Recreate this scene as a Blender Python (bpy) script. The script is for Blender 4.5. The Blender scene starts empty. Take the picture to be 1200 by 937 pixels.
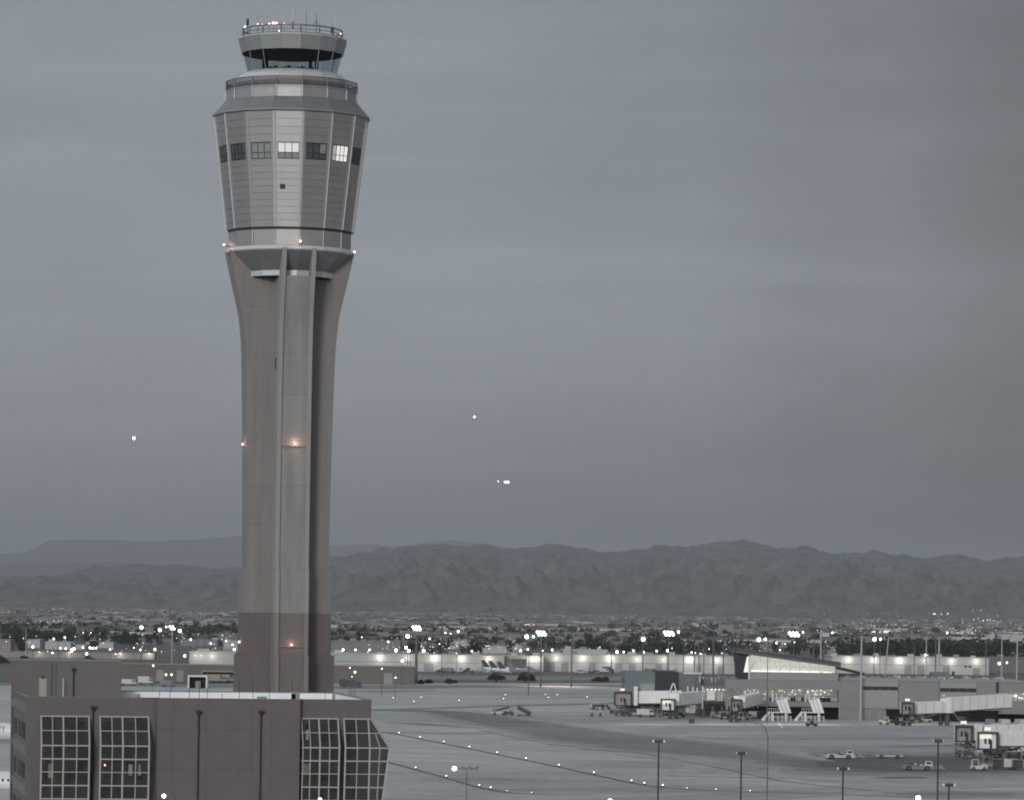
import bpy, math, random
from mathutils import Vector, Matrix, noise
random.seed(7)
R = math.radians
sc = bpy.context.scene
col = sc.collection

# ------------------------------------------------------------------ camera
FOC, CAMH, ROLL = 4745.0, 30.0, 0.80      # focal length in photo pixels, eye height, roll in degrees
V0 = 240.1
cr, sr = math.cos(R(ROLL)), math.sin(R(ROLL))
cam_d = bpy.data.cameras.new('camera')
cam = bpy.data.objects.new('camera', cam_d); col.objects.link(cam)
cam_d.sensor_fit = 'HORIZONTAL'; cam_d.sensor_width = 36
cam_d.lens = 36 * FOC / 1200
cam_d.shift_y = V0 * cr / 1200
cam_d.shift_x = V0 * sr / 1200
cam_d.clip_start = 1; cam_d.clip_end = 120000
cam.matrix_world = Matrix.Translation((0, 0, CAMH)) @ Matrix.Rotation(R(90), 4, 'X') @ Matrix.Rotation(R(ROLL), 4, 'Z')
sc.camera = cam

# ------------------------------------------------------------------ render and colour
sc.view_settings.view_transform = 'Standard'; sc.view_settings.look = 'None'
sc.view_settings.exposure = 0.0; sc.view_settings.gamma = 1.0
sc.view_settings.use_curve_mapping = False
cy = sc.cycles
cy.use_denoising = True
cy.max_bounces = 6; cy.diffuse_bounces = 2; cy.glossy_bounces = 2; cy.transparent_max_bounces = 24
cy.volume_bounces = 0; cy.transmission_bounces = 4
cy.sample_clamp_indirect = 4
cy.pixel_filter_type = 'BLACKMAN_HARRIS'; cy.filter_width = 1.9

# ------------------------------------------------------------------ sky
SUN_EL, SUN_AZ = 13.0, 194.5              # azimuth clockwise from +Y (behind the viewer, a little to the left)
w = bpy.data.worlds.new('World'); sc.world = w; w.use_nodes = True
nt = w.node_tree; N = nt.nodes; L = nt.links
N.clear()
out = N.new('ShaderNodeOutputWorld'); bg = N.new('ShaderNodeBackground')
L.new(bg.outputs[0], out.inputs[0]); bg.inputs[1].default_value = 0.1
sky = N.new('ShaderNodeTexSky'); sky.sky_type = 'NISHITA'; sky.sun_disc = False
sky.sun_elevation = R(SUN_EL); sky.sun_rotation = R(SUN_AZ)
sky.air_density = 1.0; sky.dust_density = 2.0
tc = N.new('ShaderNodeTexCoord')
sep = N.new('ShaderNodeSeparateXYZ'); L.new(tc.outputs['Generated'], sep.inputs[0])
# cloud deck brightness against height above the horizon (z of the view direction)
mr = N.new('ShaderNodeMapRange'); mr.inputs['From Min'].default_value = -0.02; mr.inputs['From Max'].default_value = 0.30
L.new(sep.outputs['Z'], mr.inputs['Value'])
ramp = N.new('ShaderNodeValToRGB'); L.new(mr.outputs[0], ramp.inputs[0])
els = ramp.color_ramp.elements
def c3(s, t): return (s * t[0], s * t[1], s * t[2], 1)
CT = (0.90, 1.0, 1.105)
stops = [(0.00, 1.45), (0.0625, 1.7), (0.125, 2.15), (0.19, 2.7), (0.27, 3.05), (0.34, 3.0), (0.53, 2.8), (0.62, 3.0), (1.0, 5.8)]
els[0].position = stops[0][0]; els[0].color = c3(stops[0][1], CT)
els[1].position = stops[-1][0]; els[1].color = c3(stops[-1][1], CT)
for p_, s_ in stops[1:-1]:
    e = els.new(p_); e.color = c3(s_, CT)
mp = N.new('ShaderNodeMapping'); mp.inputs['Scale'].default_value = (5, 5, 20)
L.new(tc.outputs['Generated'], mp.inputs['Vector'])
n1 = N.new('ShaderNodeTexNoise'); n1.inputs['Scale'].default_value = 1.6; n1.inputs['Detail'].default_value = 5; n1.inputs['Roughness'].default_value = .5
n1.inputs['Distortion'].default_value = .6
L.new(mp.outputs[0], n1.inputs['Vector'])
mr2 = N.new('ShaderNodeMapRange'); mr2.inputs['From Min'].default_value = .25; mr2.inputs['From Max'].default_value = .75
mr2.inputs['To Min'].default_value = .92; mr2.inputs['To Max'].default_value = 1.08
L.new(n1.outputs['Fac'], mr2.inputs['Value'])
mp2 = N.new('ShaderNodeMapping'); mp2.inputs['Scale'].default_value = (9, 9, 130); mp2.inputs['Location'].default_value = (3.1, 1.7, 0.45)
L.new(tc.outputs['Generated'], mp2.inputs['Vector'])
n2 = N.new('ShaderNodeTexNoise'); n2.inputs['Scale'].default_value = 1.0; n2.inputs['Detail'].default_value = 6
L.new(mp2.outputs[0], n2.inputs['Vector'])
mr3 = N.new('ShaderNodeMapRange'); mr3.inputs['From Min'].default_value = .54; mr3.inputs['From Max'].default_value = .78
mr3.inputs['To Min'].default_value = 1.0; mr3.inputs['To Max'].default_value = 1.09
L.new(n2.outputs['Fac'], mr3.inputs['Value'])
# the overcast thickens slowly toward the right (south-east)
azr = N.new('ShaderNodeMapRange'); azr.inputs['From Min'].default_value = -.3; azr.inputs['From Max'].default_value = .3; L.new(sep.outputs['X'], azr.inputs['Value'])
azc = N.new('ShaderNodeValToRGB'); L.new(azr.outputs[0], azc.inputs[0]); e_ = azc.color_ramp.elements; azc.color_ramp.interpolation = 'EASE'
e_[0].position = 0; e_[0].color = (1.08,) * 3 + (1,); e_[1].position = 1; e_[1].color = (.46,) * 3 + (1,)
for p_, v_ in ((.3, 1.02), (.45, 1.0), (.56, .88), (.64, .68), (.72, .47)):
    q_ = e_.new(p_); q_.color = (v_, v_, v_, 1)
# a faint paler bank of cloud low in the right half of the sky
bz = N.new('ShaderNodeMapRange'); bz.interpolation_type = 'SMOOTHERSTEP'; L.new(sep.outputs['Z'], bz.inputs['Value']); bz.inputs['From Min'].default_value = .040; bz.inputs['From Max'].default_value = .080
bz2 = N.new('ShaderNodeMapRange'); bz2.interpolation_type = 'SMOOTHERSTEP'; L.new(sep.outputs['Z'], bz2.inputs['Value']); bz2.inputs['From Min'].default_value = .083; bz2.inputs['From Max'].default_value = .094; bz2.inputs['To Min'].default_value = 1; bz2.inputs['To Max'].default_value = 0
bx = N.new('ShaderNodeMapRange'); bx.interpolation_type = 'SMOOTHSTEP'; L.new(sep.outputs['X'], bx.inputs['Value']); bx.inputs['From Min'].default_value = -.06; bx.inputs['From Max'].default_value = .04
bmp = N.new('ShaderNodeMapping'); bmp.inputs['Scale'].default_value = (9, 9, 60); L.new(tc.outputs['Generated'], bmp.inputs['Vector'])
bn = N.new('ShaderNodeTexNoise'); bn.inputs['Scale'].default_value = 2.0; bn.inputs['Detail'].default_value = 7; bn.inputs['Roughness'].default_value = .55; L.new(bmp.outputs[0], bn.inputs['Vector'])
def mmul(a_, b_, op='MULTIPLY'):
    q_ = N.new('ShaderNodeMath'); q_.operation = op
    for k_, v_ in enumerate((a_, b_)):
        if isinstance(v_, float): q_.inputs[k_].default_value = v_
        else: L.new(v_, q_.inputs[k_])
    return q_.outputs[0]
bank = mmul(mmul(mmul(mmul(bz.outputs[0], bz2.outputs[0]), bx.outputs[0]), mmul(bn.outputs['Fac'], .34)), 1.0, 'ADD')
mulb = N.new('ShaderNodeMath'); mulb.operation = 'MULTIPLY'; L.new(bank, mulb.inputs[0]); L.new(mr3.outputs[0], mulb.inputs[1])
mula = N.new('ShaderNodeMath'); mula.operation = 'MULTIPLY'; L.new(mr2.outputs[0], mula.inputs[0]); L.new(mulb.outputs[0], mula.inputs[1])
mul = N.new('ShaderNodeMath'); mul.operation = 'MULTIPLY'; L.new(mula.outputs[0], mul.inputs[0]); L.new(azc.outputs['Color'], mul.inputs[1])
vm = N.new('ShaderNodeVectorMath'); vm.operation = 'SCALE'; L.new(ramp.outputs['Color'], vm.inputs[0]); L.new(mul.outputs[0], vm.inputs['Scale'])
hs = N.new('ShaderNodeHueSaturation'); hs.inputs['Saturation'].default_value = .35; hs.inputs['Value'].default_value = 0.9
L.new(sky.outputs[0], hs.inputs['Color'])
mix = N.new('ShaderNodeMix'); mix.data_type = 'RGBA'; mix.inputs['Factor'].default_value = 0.88
L.new(hs.outputs[0], mix.inputs['A']); L.new(vm.outputs[0], mix.inputs['B'])
L.new(mix.outputs['Result'], bg.inputs[0])

# ------------------------------------------------------------------ soft low light from behind the viewer
sd = bpy.data.lights.new('sun', 'SUN'); sd.energy = 1.3; sd.angle = R(12); sd.color = (1.0, .97, .94)
sun = bpy.data.objects.new('sun', sd); col.objects.link(sun)
az, el = R(SUN_AZ), R(SUN_EL)
to_sun = Vector((math.sin(az) * math.cos(el), math.cos(az) * math.cos(el), math.sin(el)))
sun.rotation_euler = (-to_sun).to_track_quat('-Z', 'Y').to_euler()
sun.location = (0, -50, 120)

# ------------------------------------------------------------------ survey helpers: photo measurements -> metres
def UV(px, py):
    dx, dy = px - 600.0, py - 468.5
    return dx * cr + dy * sr, -dx * sr + dy * cr - V0
def PD(px, py, d):                         # point seen at px,py that is d metres away
    u, v = UV(px, py); return Vector((u * d / FOC, d, CAMH - v * d / FOC))
def PZ(px, py, z=0.0):                     # point seen at px,py that is z metres above the ground
    u, v = UV(px, py); d = (CAMH - z) * FOC / v
    return Vector((u * d / FOC, d, z))

# ------------------------------------------------------------------ materials
MATS = {}
def mat(name, c, rough=.7, metal=0.0, var=.12, scale=1.0, bump=0.0, rnd=0.0, spec=.4, stretch=(1, 1, 1), detail=6):
    if name in MATS: return MATS[name]
    m = bpy.data.materials.new(name); m.use_nodes = True; MATS[name] = m
    n = m.node_tree.nodes; l = m.node_tree.links
    b = n['Principled BSDF']; b.inputs['Roughness'].default_value = rough; b.inputs['Metallic'].default_value = metal
    b.inputs['Specular IOR Level'].default_value = spec
    t = n.new('ShaderNodeTexCoord'); mpn = n.new('ShaderNodeMapping'); mpn.inputs['Scale'].default_value = stretch
    l.new(t.outputs['Object'], mpn.inputs[0])
    nz = n.new('ShaderNodeTexNoise'); nz.inputs['Scale'].default_value = scale; nz.inputs['Detail'].default_value = detail
    nz.inputs['Roughness'].default_value = .62
    l.new(mpn.outputs[0], nz.inputs['Vector'])
    r_ = n.new('ShaderNodeMapRange'); r_.inputs['From Min'].default_value = .3; r_.inputs['From Max'].default_value = .7
    r_.inputs['To Min'].default_value = 1 - var; r_.inputs['To Max'].default_value = 1 + var
    l.new(nz.outputs['Fac'], r_.inputs['Value'])
    f = r_.outputs[0]
    if rnd:
        oi = n.new('ShaderNodeObjectInfo'); q = n.new('ShaderNodeMapRange')
        q.inputs['To Min'].default_value = 1 - rnd; q.inputs['To Max'].default_value = 1 + rnd
        l.new(oi.outputs['Random'], q.inputs['Value'])
        mm = n.new('ShaderNodeMath'); mm.operation = 'MULTIPLY'; l.new(f, mm.inputs[0]); l.new(q.outputs[0], mm.inputs[1]); f = mm.outputs[0]
    v = n.new('ShaderNodeVectorMath'); v.operation = 'SCALE'; v.inputs[0].default_value = c
    l.new(f, v.inputs['Scale']); l.new(v.outputs[0], b.inputs['Base Color'])
    if bump:
        bp = n.new('ShaderNodeBump'); bp.inputs['Strength'].default_value = bump; bp.inputs['Distance'].default_value = .02
        l.new(nz.outputs['Fac'], bp.inputs['Height']); l.new(bp.outputs[0], b.inputs['Normal'])
    return m
def emit(name, c, s):
    if name in MATS: return MATS[name]
    m = bpy.data.materials.new(name); m.use_nodes = True; MATS[name] = m
    b = m.node_tree.nodes['Principled BSDF']; b.inputs['Base Color'].default_value = (.6, .6, .6, 1)
    b.inputs['Emission Color'].default_value = (*c, 1); b.inputs['Emission Strength'].default_value = s
    m.cycles.emission_sampling = 'NONE'
    return m
def glass(name, tint, see, rough=.05, base=(.02, .022, .025)):
    if name in MATS: return MATS[name]
    m = bpy.data.materials.new(name); m.use_nodes = True; MATS[name] = m
    n = m.node_tree.nodes; l = m.node_tree.links; n.clear()
    o = n.new('ShaderNodeOutputMaterial'); t = n.new('ShaderNodeBsdfTransparent'); t.inputs[0].default_value = (*tint, 1)
    g = n.new('ShaderNodeBsdfPrincipled'); g.inputs['Base Color'].default_value = (*base, 1); g.inputs['Roughness'].default_value = rough
    mx = n.new('ShaderNodeMixShader'); mx.inputs[0].default_value = 1 - see
    l.new(t.outputs[0], mx.inputs[1]); l.new(g.outputs[0], mx.inputs[2]); l.new(mx.outputs[0], o.inputs[0])
    return m

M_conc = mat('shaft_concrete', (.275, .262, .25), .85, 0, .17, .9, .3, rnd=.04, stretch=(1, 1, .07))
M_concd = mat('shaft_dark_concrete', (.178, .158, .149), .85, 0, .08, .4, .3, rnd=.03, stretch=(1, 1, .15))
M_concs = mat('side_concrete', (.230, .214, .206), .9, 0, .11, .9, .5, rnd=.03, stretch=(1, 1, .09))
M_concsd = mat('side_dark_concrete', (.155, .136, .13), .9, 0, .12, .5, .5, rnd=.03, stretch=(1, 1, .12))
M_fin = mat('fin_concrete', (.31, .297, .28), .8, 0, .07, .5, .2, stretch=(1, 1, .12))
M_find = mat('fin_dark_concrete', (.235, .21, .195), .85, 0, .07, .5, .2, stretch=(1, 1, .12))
M_panel = mat('metal_cladding', (.45, .443, .437), .39, .78, .05, .7, 0, rnd=.035, stretch=(1, 1, .4))
M_panel2 = mat('metal_fascia', (.37, .366, .362), .48, .55, .05, .7, 0, rnd=.03)
M_strip = mat('metal_strip', (.36, .355, .35), .5, .5, .06, .7)
M_white = mat('white_metal', (.66, .66, .65), .5, .1, .08, 1.0)
M_dome = mat('pale_metal', (.62, .62, .62), .45, .3, .05, .5)
M_skirt = mat('grey_roof_metal', (.22, .225, .235), .5, .4, .08, .6, rnd=.04)
M_dark = mat('dark_metal', (.035, .035, .038), .6, .2, .1, 2)
M_grey = mat('grey_metal', (.17, .17, .175), .5, .4, .1, 2)
M_black = mat('interior_dark', (.018, .018, .02), .9, 0, .05, 2, spec=.1)
M_brick = mat('brown_wall', (.140, .126, .120), .88, 0, .07, .55, .4, rnd=.02)
M_brickl = mat('pale_brown_spandrel', (.19, .175, .165), .88, 0, .06, .6)
M_door = mat('door_paint', (.32, .30, .275), .6, 0, .05, 1)
M_frame = mat('bay_frame_paint', (.39, .385, .37), .5, .1, .05, 1)
M_membrane = mat('white_roof_membrane', (.80, .81, .82), .7, 0, .05, .8)
M_roofg = mat('grey_roof', (.25, .25, .25), .9, 0, .12, .3)
M_cabg = glass('cab_glass', (.70, .76, .78), .86, .03)
M_bayg = glass('bay_glass', (.70, .69, .68), .45, .08, (.065, .062, .06)); M_baygd = glass('bay_glass_dark', (.4, .4, .4), .12, .08, (.055, .052, .05))
M_win = mat('dark_window_glass', (.03, .033, .037), .12, 0, .2, 3, spec=.6)
M_blind = mat('blind_behind_glass', (.26, .28, .28), .25, 0, .10, 1.5, spec=.6)
M_litw = emit('lit_window', (.98, 1, .94), .30)
M_litw2 = emit('bright_lit_window', (1, .95, .82), .62)
M_litd = emit('dim_lit_window', (.95, .90, .78), .16)
M_red = emit('red_obstruction_lamp', (1, .42, .34), 9)
M_lamp = emit('white_lamp', (1, .92, .87), 14)
M_lampw = emit('warm_lamp', (1, .90, .70), 5)
M_lampb = emit('cool_lamp', (.90, .90, 1), 10)
M_green = emit('green_taxi_lamp', (.72, 1, .88), 3)
M_amber = emit('amber_taxi_lamp', (1, .72, .50), 3)
M_winb = mat('inner_window_glass', (.03, .03, .032), .4, 0, .1, 2)
M_perf = glass('rail_mesh', (.9, .9, .9), .72, .6)
M_wing = mat('window_reflecting', (.075, .085, .09), .2, 0, .25, 1.2, spec=.8)
M_wlamp = emit('wall_lamp_lens', (1, .93, .80), 1.3)

# ------------------------------------------------------------------ mesh helpers
class MB:
    def __init__(s): s.v = []; s.f = []; s.mi = []; s.m = 0
    def face(s, pts):
        b = len(s.v); s.v += [tuple(p) for p in pts]; s.f.append(tuple(range(b, b + len(pts)))); s.mi.append(s.m)
    def hexa(s, lo, hi):                    # two rings of equal length (counter-clockwise from above), capped
        n = len(lo); b = len(s.v); s.v += [tuple(p) for p in lo] + [tuple(p) for p in hi]
        for i in range(n):
            j = (i + 1) % n; s.f.append((b + i, b + j, b + n + j, b + n + i)); s.mi.append(s.m)
        s.f.append(tuple(b + i for i in reversed(range(n)))); s.mi.append(s.m)
        s.f.append(tuple(b + n + i for i in range(n))); s.mi.append(s.m)
    def box(s, x0, x1, y0, y1, z0, z1):
        if x0 > x1: x0, x1 = x1, x0
        if y0 > y1: y0, y1 = y1, y0
        if z0 > z1: z0, z1 = z1, z0
        q = [(x0, y0), (x1, y0), (x1, y1), (x0, y1)]
        s.hexa([(x, y, z0) for x, y in q], [(x, y, z1) for x, y in q]); return s
    def prism(s, poly, z0, z1):
        s.hexa([(x, y, z0) for x, y in poly], [(x, y, z1) for x, y in poly]); return s
    def tube(s, a, b, r, r2=None, n=8):
        a, b = Vector(a), Vector(b); d = (b - a).normalized(); r2 = r if r2 is None else r2
        up = Vector((0, 0, 1)) if abs(d.z) < .9 else Vector((1, 0, 0))
        e1 = d.cross(up).normalized(); e2 = d.cross(e1)
        ring = lambda c, q: [c - (e1 * math.cos(2 * math.pi * k / n) - e2 * math.sin(2 * math.pi * k / n)) * q for k in range(n)]
        s.hexa(ring(a, r), ring(b, r2)); return s
    def bar(s, a, b, wd, th):               # rectangular bar from a to b, wd across, th deep
        a, b = Vector(a), Vector(b); d = (b - a).normalized()
        up = Vector((0, 0, 1)) if abs(d.z) < .95 else Vector((0, 1, 0))
        e1 = d.cross(up).normalized() * wd / 2; e2 = d.cross(e1).normalized() * th / 2
        s.hexa([a - e1 - e2, a + e1 - e2, a + e1 + e2, a - e1 + e2], [b - e1 - e2, b + e1 - e2, b + e1 + e2, b - e1 + e2]); return s
    def ball(s, c, r, nu=10, nv=6, sz=1.0):
        c = Vector(c); rings = []
        b = len(s.v); s.v.append(tuple(c + Vector((0, 0, -r * sz))))
        for i in range(1, nv):
            a = math.pi * i / nv
            for k in range(nu):
                t = 2 * math.pi * k / nu
                s.v.append(tuple(c + Vector((r * math.sin(a) * math.cos(t), r * math.sin(a) * math.sin(t), -r * sz * math.cos(a)))))
        s.v.append(tuple(c + Vector((0, 0, r * sz)))); e = len(s.v) - 1
        for k in range(nu):
            k2 = (k + 1) % nu
            s.f.append((b, b + 1 + k2, b + 1 + k)); s.mi.append(s.m)
            for i in range(nv - 2):
                o = b + 1 + i * nu; s.f.append((o + k, o + k2, o + nu + k2, o + nu + k)); s.mi.append(s.m)
            o = b + 1 + (nv - 2) * nu; s.f.append((o + k, o + k2, e)); s.mi.append(s.m)
        return s
    def mesh(s, name, mats):
        me = bpy.data.meshes.new(name); me.from_pydata(s.v, [], s.f)
        for q in (mats if isinstance(mats, (list, tuple)) else [mats]): me.materials.append(q)
        if any(s.mi): me.polygons.foreach_set('material_index', s.mi)
        me.update(); return me
    def build(s, name, mats, parent=None, smooth=False):
        me = s.mesh(name, mats)
        if smooth: me.polygons.foreach_set('use_smooth', [True] * len(me.polygons))
        return link(name, me, parent)
def link(name, me, parent=None, loc=None, rz=0):
    o = bpy.data.objects.new(name, me); col.objects.link(o)
    if parent: o.parent = parent
    if loc is not None: o.location = loc
    if rz: o.rotation_euler[2] = rz
    return o
def tag(o, label=None, cat=None, group=None, kind=None):
    if label and len(label.split()) > 16: print('LONGLABEL', label)
    if label: o['label'] = label
    if cat: o['category'] = cat
    if group: o['group'] = group
    if kind: o['kind'] = kind
    return o
def thing(name, label, cat, loc=(0, 0, 0), rz=0, group=None):
    o = bpy.data.objects.new(name, None); col.objects.link(o); o.location = loc; o.rotation_euler[2] = rz
    o.empty_display_size = .5
    return tag(o, label, cat, group)
KIDS = {}
def copy_thing(o, loc, rz=0, label=None, parent=None):
    c = o.copy(); col.objects.link(c)
    if parent: c.parent = parent
    else:
        c.location = loc; c.rotation_euler[2] = rz
        if label: c['label'] = label
    for k in [q for q in bpy.data.objects if q.parent == o]: copy_thing(k, None, parent=c)
    return c
def lamp(parent, loc, power, colr=(1, .9, .78), radius=.15, spot=None, rot=None):
    ld = bpy.data.lights.new('lamp_light', 'SPOT' if spot else 'POINT'); ld.energy = power; ld.color = colr; ld.shadow_soft_size = radius
    if spot: ld.spot_size = R(spot); ld.spot_blend = .9
    o = bpy.data.objects.new('lamp_light', ld); col.objects.link(o); o.location = loc
    if rot: o.rotation_euler = rot
    if parent: o.parent = parent
    return o

# ================================================================== GROUND
ordn2 = ['first', 'second', 'third', 'fourth', 'fifth', 'sixth', 'seventh', 'eighth']
def ground_mat(nm, c):
    m = bpy.data.materials.new(nm); m.use_nodes = True
    n = m.node_tree.nodes; l = m.node_tree.links; b = n['Principled BSDF']; b.inputs['Roughness'].default_value = .85
    b.inputs['Specular IOR Level'].default_value = .25
    t = n.new('ShaderNodeTexCoord')
    def nz(stretch, s, det=5, rgh=.6):
        mpn = n.new('ShaderNodeMapping'); mpn.inputs['Scale'].default_value = stretch; l.new(t.outputs['Object'], mpn.inputs[0])
        q = n.new('ShaderNodeTexNoise'); q.inputs['Scale'].default_value = s; q.inputs['Detail'].default_value = det
        q.inputs['Roughness'].default_value = rgh; l.new(mpn.outputs[0], q.inputs['Vector']); return q.outputs['Fac']
    def rng(f, a, b_, c, d):
        q = n.new('ShaderNodeMapRange'); q.inputs['From Min'].default_value = a; q.inputs['From Max'].default_value = b_
        q.inputs['To Min'].default_value = c; q.inputs['To Max'].default_value = d; l.new(f, q.inputs['Value']); return q.outputs[0]
    def mulf(a, b_):
        q = n.new('ShaderNodeMath'); q.operation = 'MULTIPLY'; l.new(a, q.inputs[0]); l.new(b_, q.inputs[1]); return q.outputs[0]
    a = rng(nz((.010, .008, 1), 1.0, 6, .6), .32, .68, .82, 1.10)
    bq = rng(nz((.02, .06, 1), 1.0, 6, .65), .35, .65, .84, 1.08)
    cq = rng(nz((.35, .12, 1), 1.0, 5), .3, .7, .90, 1.09)
    f = mulf(mulf(a, bq), cq)
    # slab joints: a 7.6 m grid of darker sealed lines
    sp = n.new('ShaderNodeSeparateXYZ'); mpr = n.new('ShaderNodeMapping'); mpr.inputs['Rotation'].default_value = (0, 0, R(-24))
    l.new(t.outputs['Object'], mpr.inputs[0]); l.new(mpr.outputs[0], sp.inputs[0])
    for ax in ('X', 'Y'):
        q = n.new('ShaderNodeMath'); q.operation = 'MODULO'; q.inputs[1].default_value = 7.6
        ab = n.new('ShaderNodeMath'); ab.operation = 'ABSOLUTE'; l.new(sp.outputs[ax], ab.inputs[0]); l.new(ab.outputs[0], q.inputs[0])
        f = mulf(f, rng(q.outputs[0], .0, .35, .82, 1.0))
    v = n.new('ShaderNodeVectorMath'); v.operation = 'SCALE'; v.inputs[0].default_value = c
    l.new(f, v.inputs['Scale']); l.new(v.outputs[0], b.inputs['Base Color'])
    return m
M_apron = ground_mat('apron_concrete', (.515, .503, .488))
M_desert = mat('desert_soil', (.13, .125, .118), .95, 0, .25, .004, 0, detail=8)
M_asph = mat('dark_asphalt', (.125, .123, .122), .9, 0, .26, .04, 0, stretch=(1, .4, 1))
M_asph2 = mat('worn_asphalt', (.24, .237, .234), .9, 0, .22, .05, 0, stretch=(1, .4, 1))
M_seal = mat('sealed_joint', (.17, .17, .17), .9, 0, .1, .1)
M_dirt = mat('tan_dirt', (.235, .22, .205), .95, 0, .15, .03, 0, stretch=(1, .3, 1))
g = MB(); xs = [-14000 + 28000 * i / 40 for i in range(41)]; ys = [-400, 0, 1400, 3000, 6000, 9000, 13000, 20000, 30000, 42000]
for i in range(40):
    for j in range(len(ys) - 1):
        g.face([(xs[i], ys[j], 0), (xs[i + 1], ys[j], 0), (xs[i + 1], ys[j + 1], 0), (xs[i], ys[j + 1], 0)])
tag(g.build('ground', M_desert), 'flat dark desert floor of the valley', None, kind='structure')
def sheet(name, pts, z, m, label, kind='structure'):
    q = MB(); q.face([(p.x, p.y, z) for p in pts]); return tag(q.build(name, m), label, None, kind=kind)
def G(px, py): return PZ(px, py, 0)
ap = MB(); pts = [Vector((-900, 150, 0)), Vector((900, 150, 0)), G(1500, 803), G(800, 800.0), G(485, 800), G(140, 802), G(-200, 798)]
sheet('apron', pts, .004, M_apron, 'pale grey concrete apron and taxiways around the gates')
def ribbon(name, cen, halfpx, m, z, label):       # a band of paving along photo-surveyed centre points, width in metres
    P = [G(*c) for c in cen]; q = MB(); prev = None
    # refine
    S = []
    for i in range(len(P) - 1):
        p0, p1, p2, p3 = P[max(i - 1, 0)], P[i], P[i + 1], P[min(i + 2, len(P) - 1)]
        for k in range(8):
            t = k / 8; S.append((.5 * (2 * p1 + (p2 - p0) * t + (2 * p0 - 5 * p1 + 4 * p2 - p3) * t * t + (3 * p1 - p0 - 3 * p2 + p3) * t ** 3), (i + t) / (len(P) - 1)))
    S.append((P[-1], 1.0))
    for i, (p, t) in enumerate(S):
        a = S[max(i - 1, 0)][0]; b = S[min(i + 1, len(S) - 1)][0]; d = (b - a).normalized(); n_ = Vector((-d.y, d.x, 0))
        hw = halfpx(t) if callable(halfpx) else halfpx
        cur = (p - n_ * hw, p + n_ * hw)
        if prev: q.face([(prev[0].x, prev[0].y, z), (cur[0].x, cur[0].y, z), (cur[1].x, cur[1].y, z), (prev[1].x, prev[1].y, z)])
        prev = cur
    return tag(q.build(name, m), label, None, kind='structure')
NS = 5
def tones(nm, c0, c1): return [ground_mat(f'{nm}', tuple(c0[j] + (c1[j] - c0[j]) * (k + 1) / NS for j in range(3))) for k in range(NS)]
AC = (.515, .503, .488)
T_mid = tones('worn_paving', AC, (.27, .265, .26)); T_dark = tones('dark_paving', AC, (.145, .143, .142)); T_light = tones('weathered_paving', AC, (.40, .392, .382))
def soft_ribbon(name, cen, hw, ms, z, label):
    # paving that wears from the apron tone to its own over a broad ragged margin: nested sheets 2 mm apart
    P = [G(*c) for c in cen]; q = MB(); S = []
    for i in range(len(P) - 1):
        p0, p1, p2, p3 = P[max(i - 1, 0)], P[i], P[i + 1], P[min(i + 2, len(P) - 1)]
        for k in range(14):
            t = k / 14; S.append((.5 * (2 * p1 + (p2 - p0) * t + (2 * p0 - 5 * p1 + 4 * p2 - p3) * t * t + (3 * p1 - p0 - 3 * p2 + p3) * t ** 3), (i + t) / (len(P) - 1)))
    S.append((P[-1], 1.0))
    for L_ in range(NS):
        q.m = L_; prev = None; rg = random.Random(L_ * 7 + len(name) + int(P[0].x))
        for i, (p, t) in enumerate(S):
            a = S[max(i - 1, 0)][0]; b = S[min(i + 1, len(S) - 1)][0]; d = (b - a).normalized(); n_ = Vector((-d.y, d.x, 0)); w_ = hw(t) * (1.22 - .5 * L_ / (NS - 1))
            j0, j1 = (w_ + w_ * .14 * noise.noise(Vector((i * .23, L_ * .21 + k2, z * 90 + len(label)))) for k2 in (0, 31))
            cur = (p - n_ * j0, p + n_ * j1); zz = z + L_ * .0013
            if prev: q.face([(prev[0].x, prev[0].y, zz), (cur[0].x, cur[0].y, zz), (cur[1].x, cur[1].y, zz), (prev[1].x, prev[1].y, zz)])
            prev = cur
    return tag(q.build(name, ms), label, None, kind='structure')
def soft_patch(name, cx_, cy_, rx, ry, ms, z, label, tilt=0.0):
    # a worn area with a ragged, gradually fading margin, surveyed as an oval in the photo and laid on the ground
    q = MB(); sd_ = (cx_ * .37 + cy_) % 50
    for L_ in range(NS):
        q.m = L_; k_ = 1.15 - .6 * L_ / (NS - 1); pts_ = []
        for i in range(72):
            a = 2 * math.pi * i / 72; nn = 1 + .28 * noise.noise(Vector((2.2 * math.cos(a) + sd_, 2.2 * math.sin(a), L_ * .22))) + .08 * noise.noise(Vector((8 * math.cos(a) + sd_, 8 * math.sin(a), L_ * .4)))
            px = cx_ + rx * k_ * nn * math.cos(a); py = cy_ + ry * k_ * nn * math.sin(a) + (px - cx_) * tilt
            pts_.append(G(px, py))
        q.face([(p.x, p.y, z + L_ * .0013) for p in reversed(pts_)])
    return tag(q.build(name, ms), label, None, kind='structure')
for i_, (yy, x0_, x1_, w_, tl_) in enumerate([(858, 620, 1240, 15, .01), (841, 500, 900, 6, .0), (897, 620, 1000, 5, .02), (912, 470, 640, 5, .03), (926, 620, 1060, 6, .01), (813, 520, 800, 4, .01)]):
    soft_patch('apron_streak', (x0_ + x1_) / 2, yy, (x1_ - x0_) / 2, w_, T_light, .006 + .0065 * i_, f'{ordn2[i_]} of the faint grey worn areas across the pale apron', tl_)
TW = [(430, 831.2), (520, 834), (580, 844), (640, 854), (700, 863), (780, 874), (860, 884), (940, 892)]
soft_ribbon('taxiway', TW, lambda t: (4 + 15 * min(1, t * 1.6)) * min(1, .3 + (1 - t) * 3), T_mid, .088, 'dark asphalt taxiway sweeping right across the apron')
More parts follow.
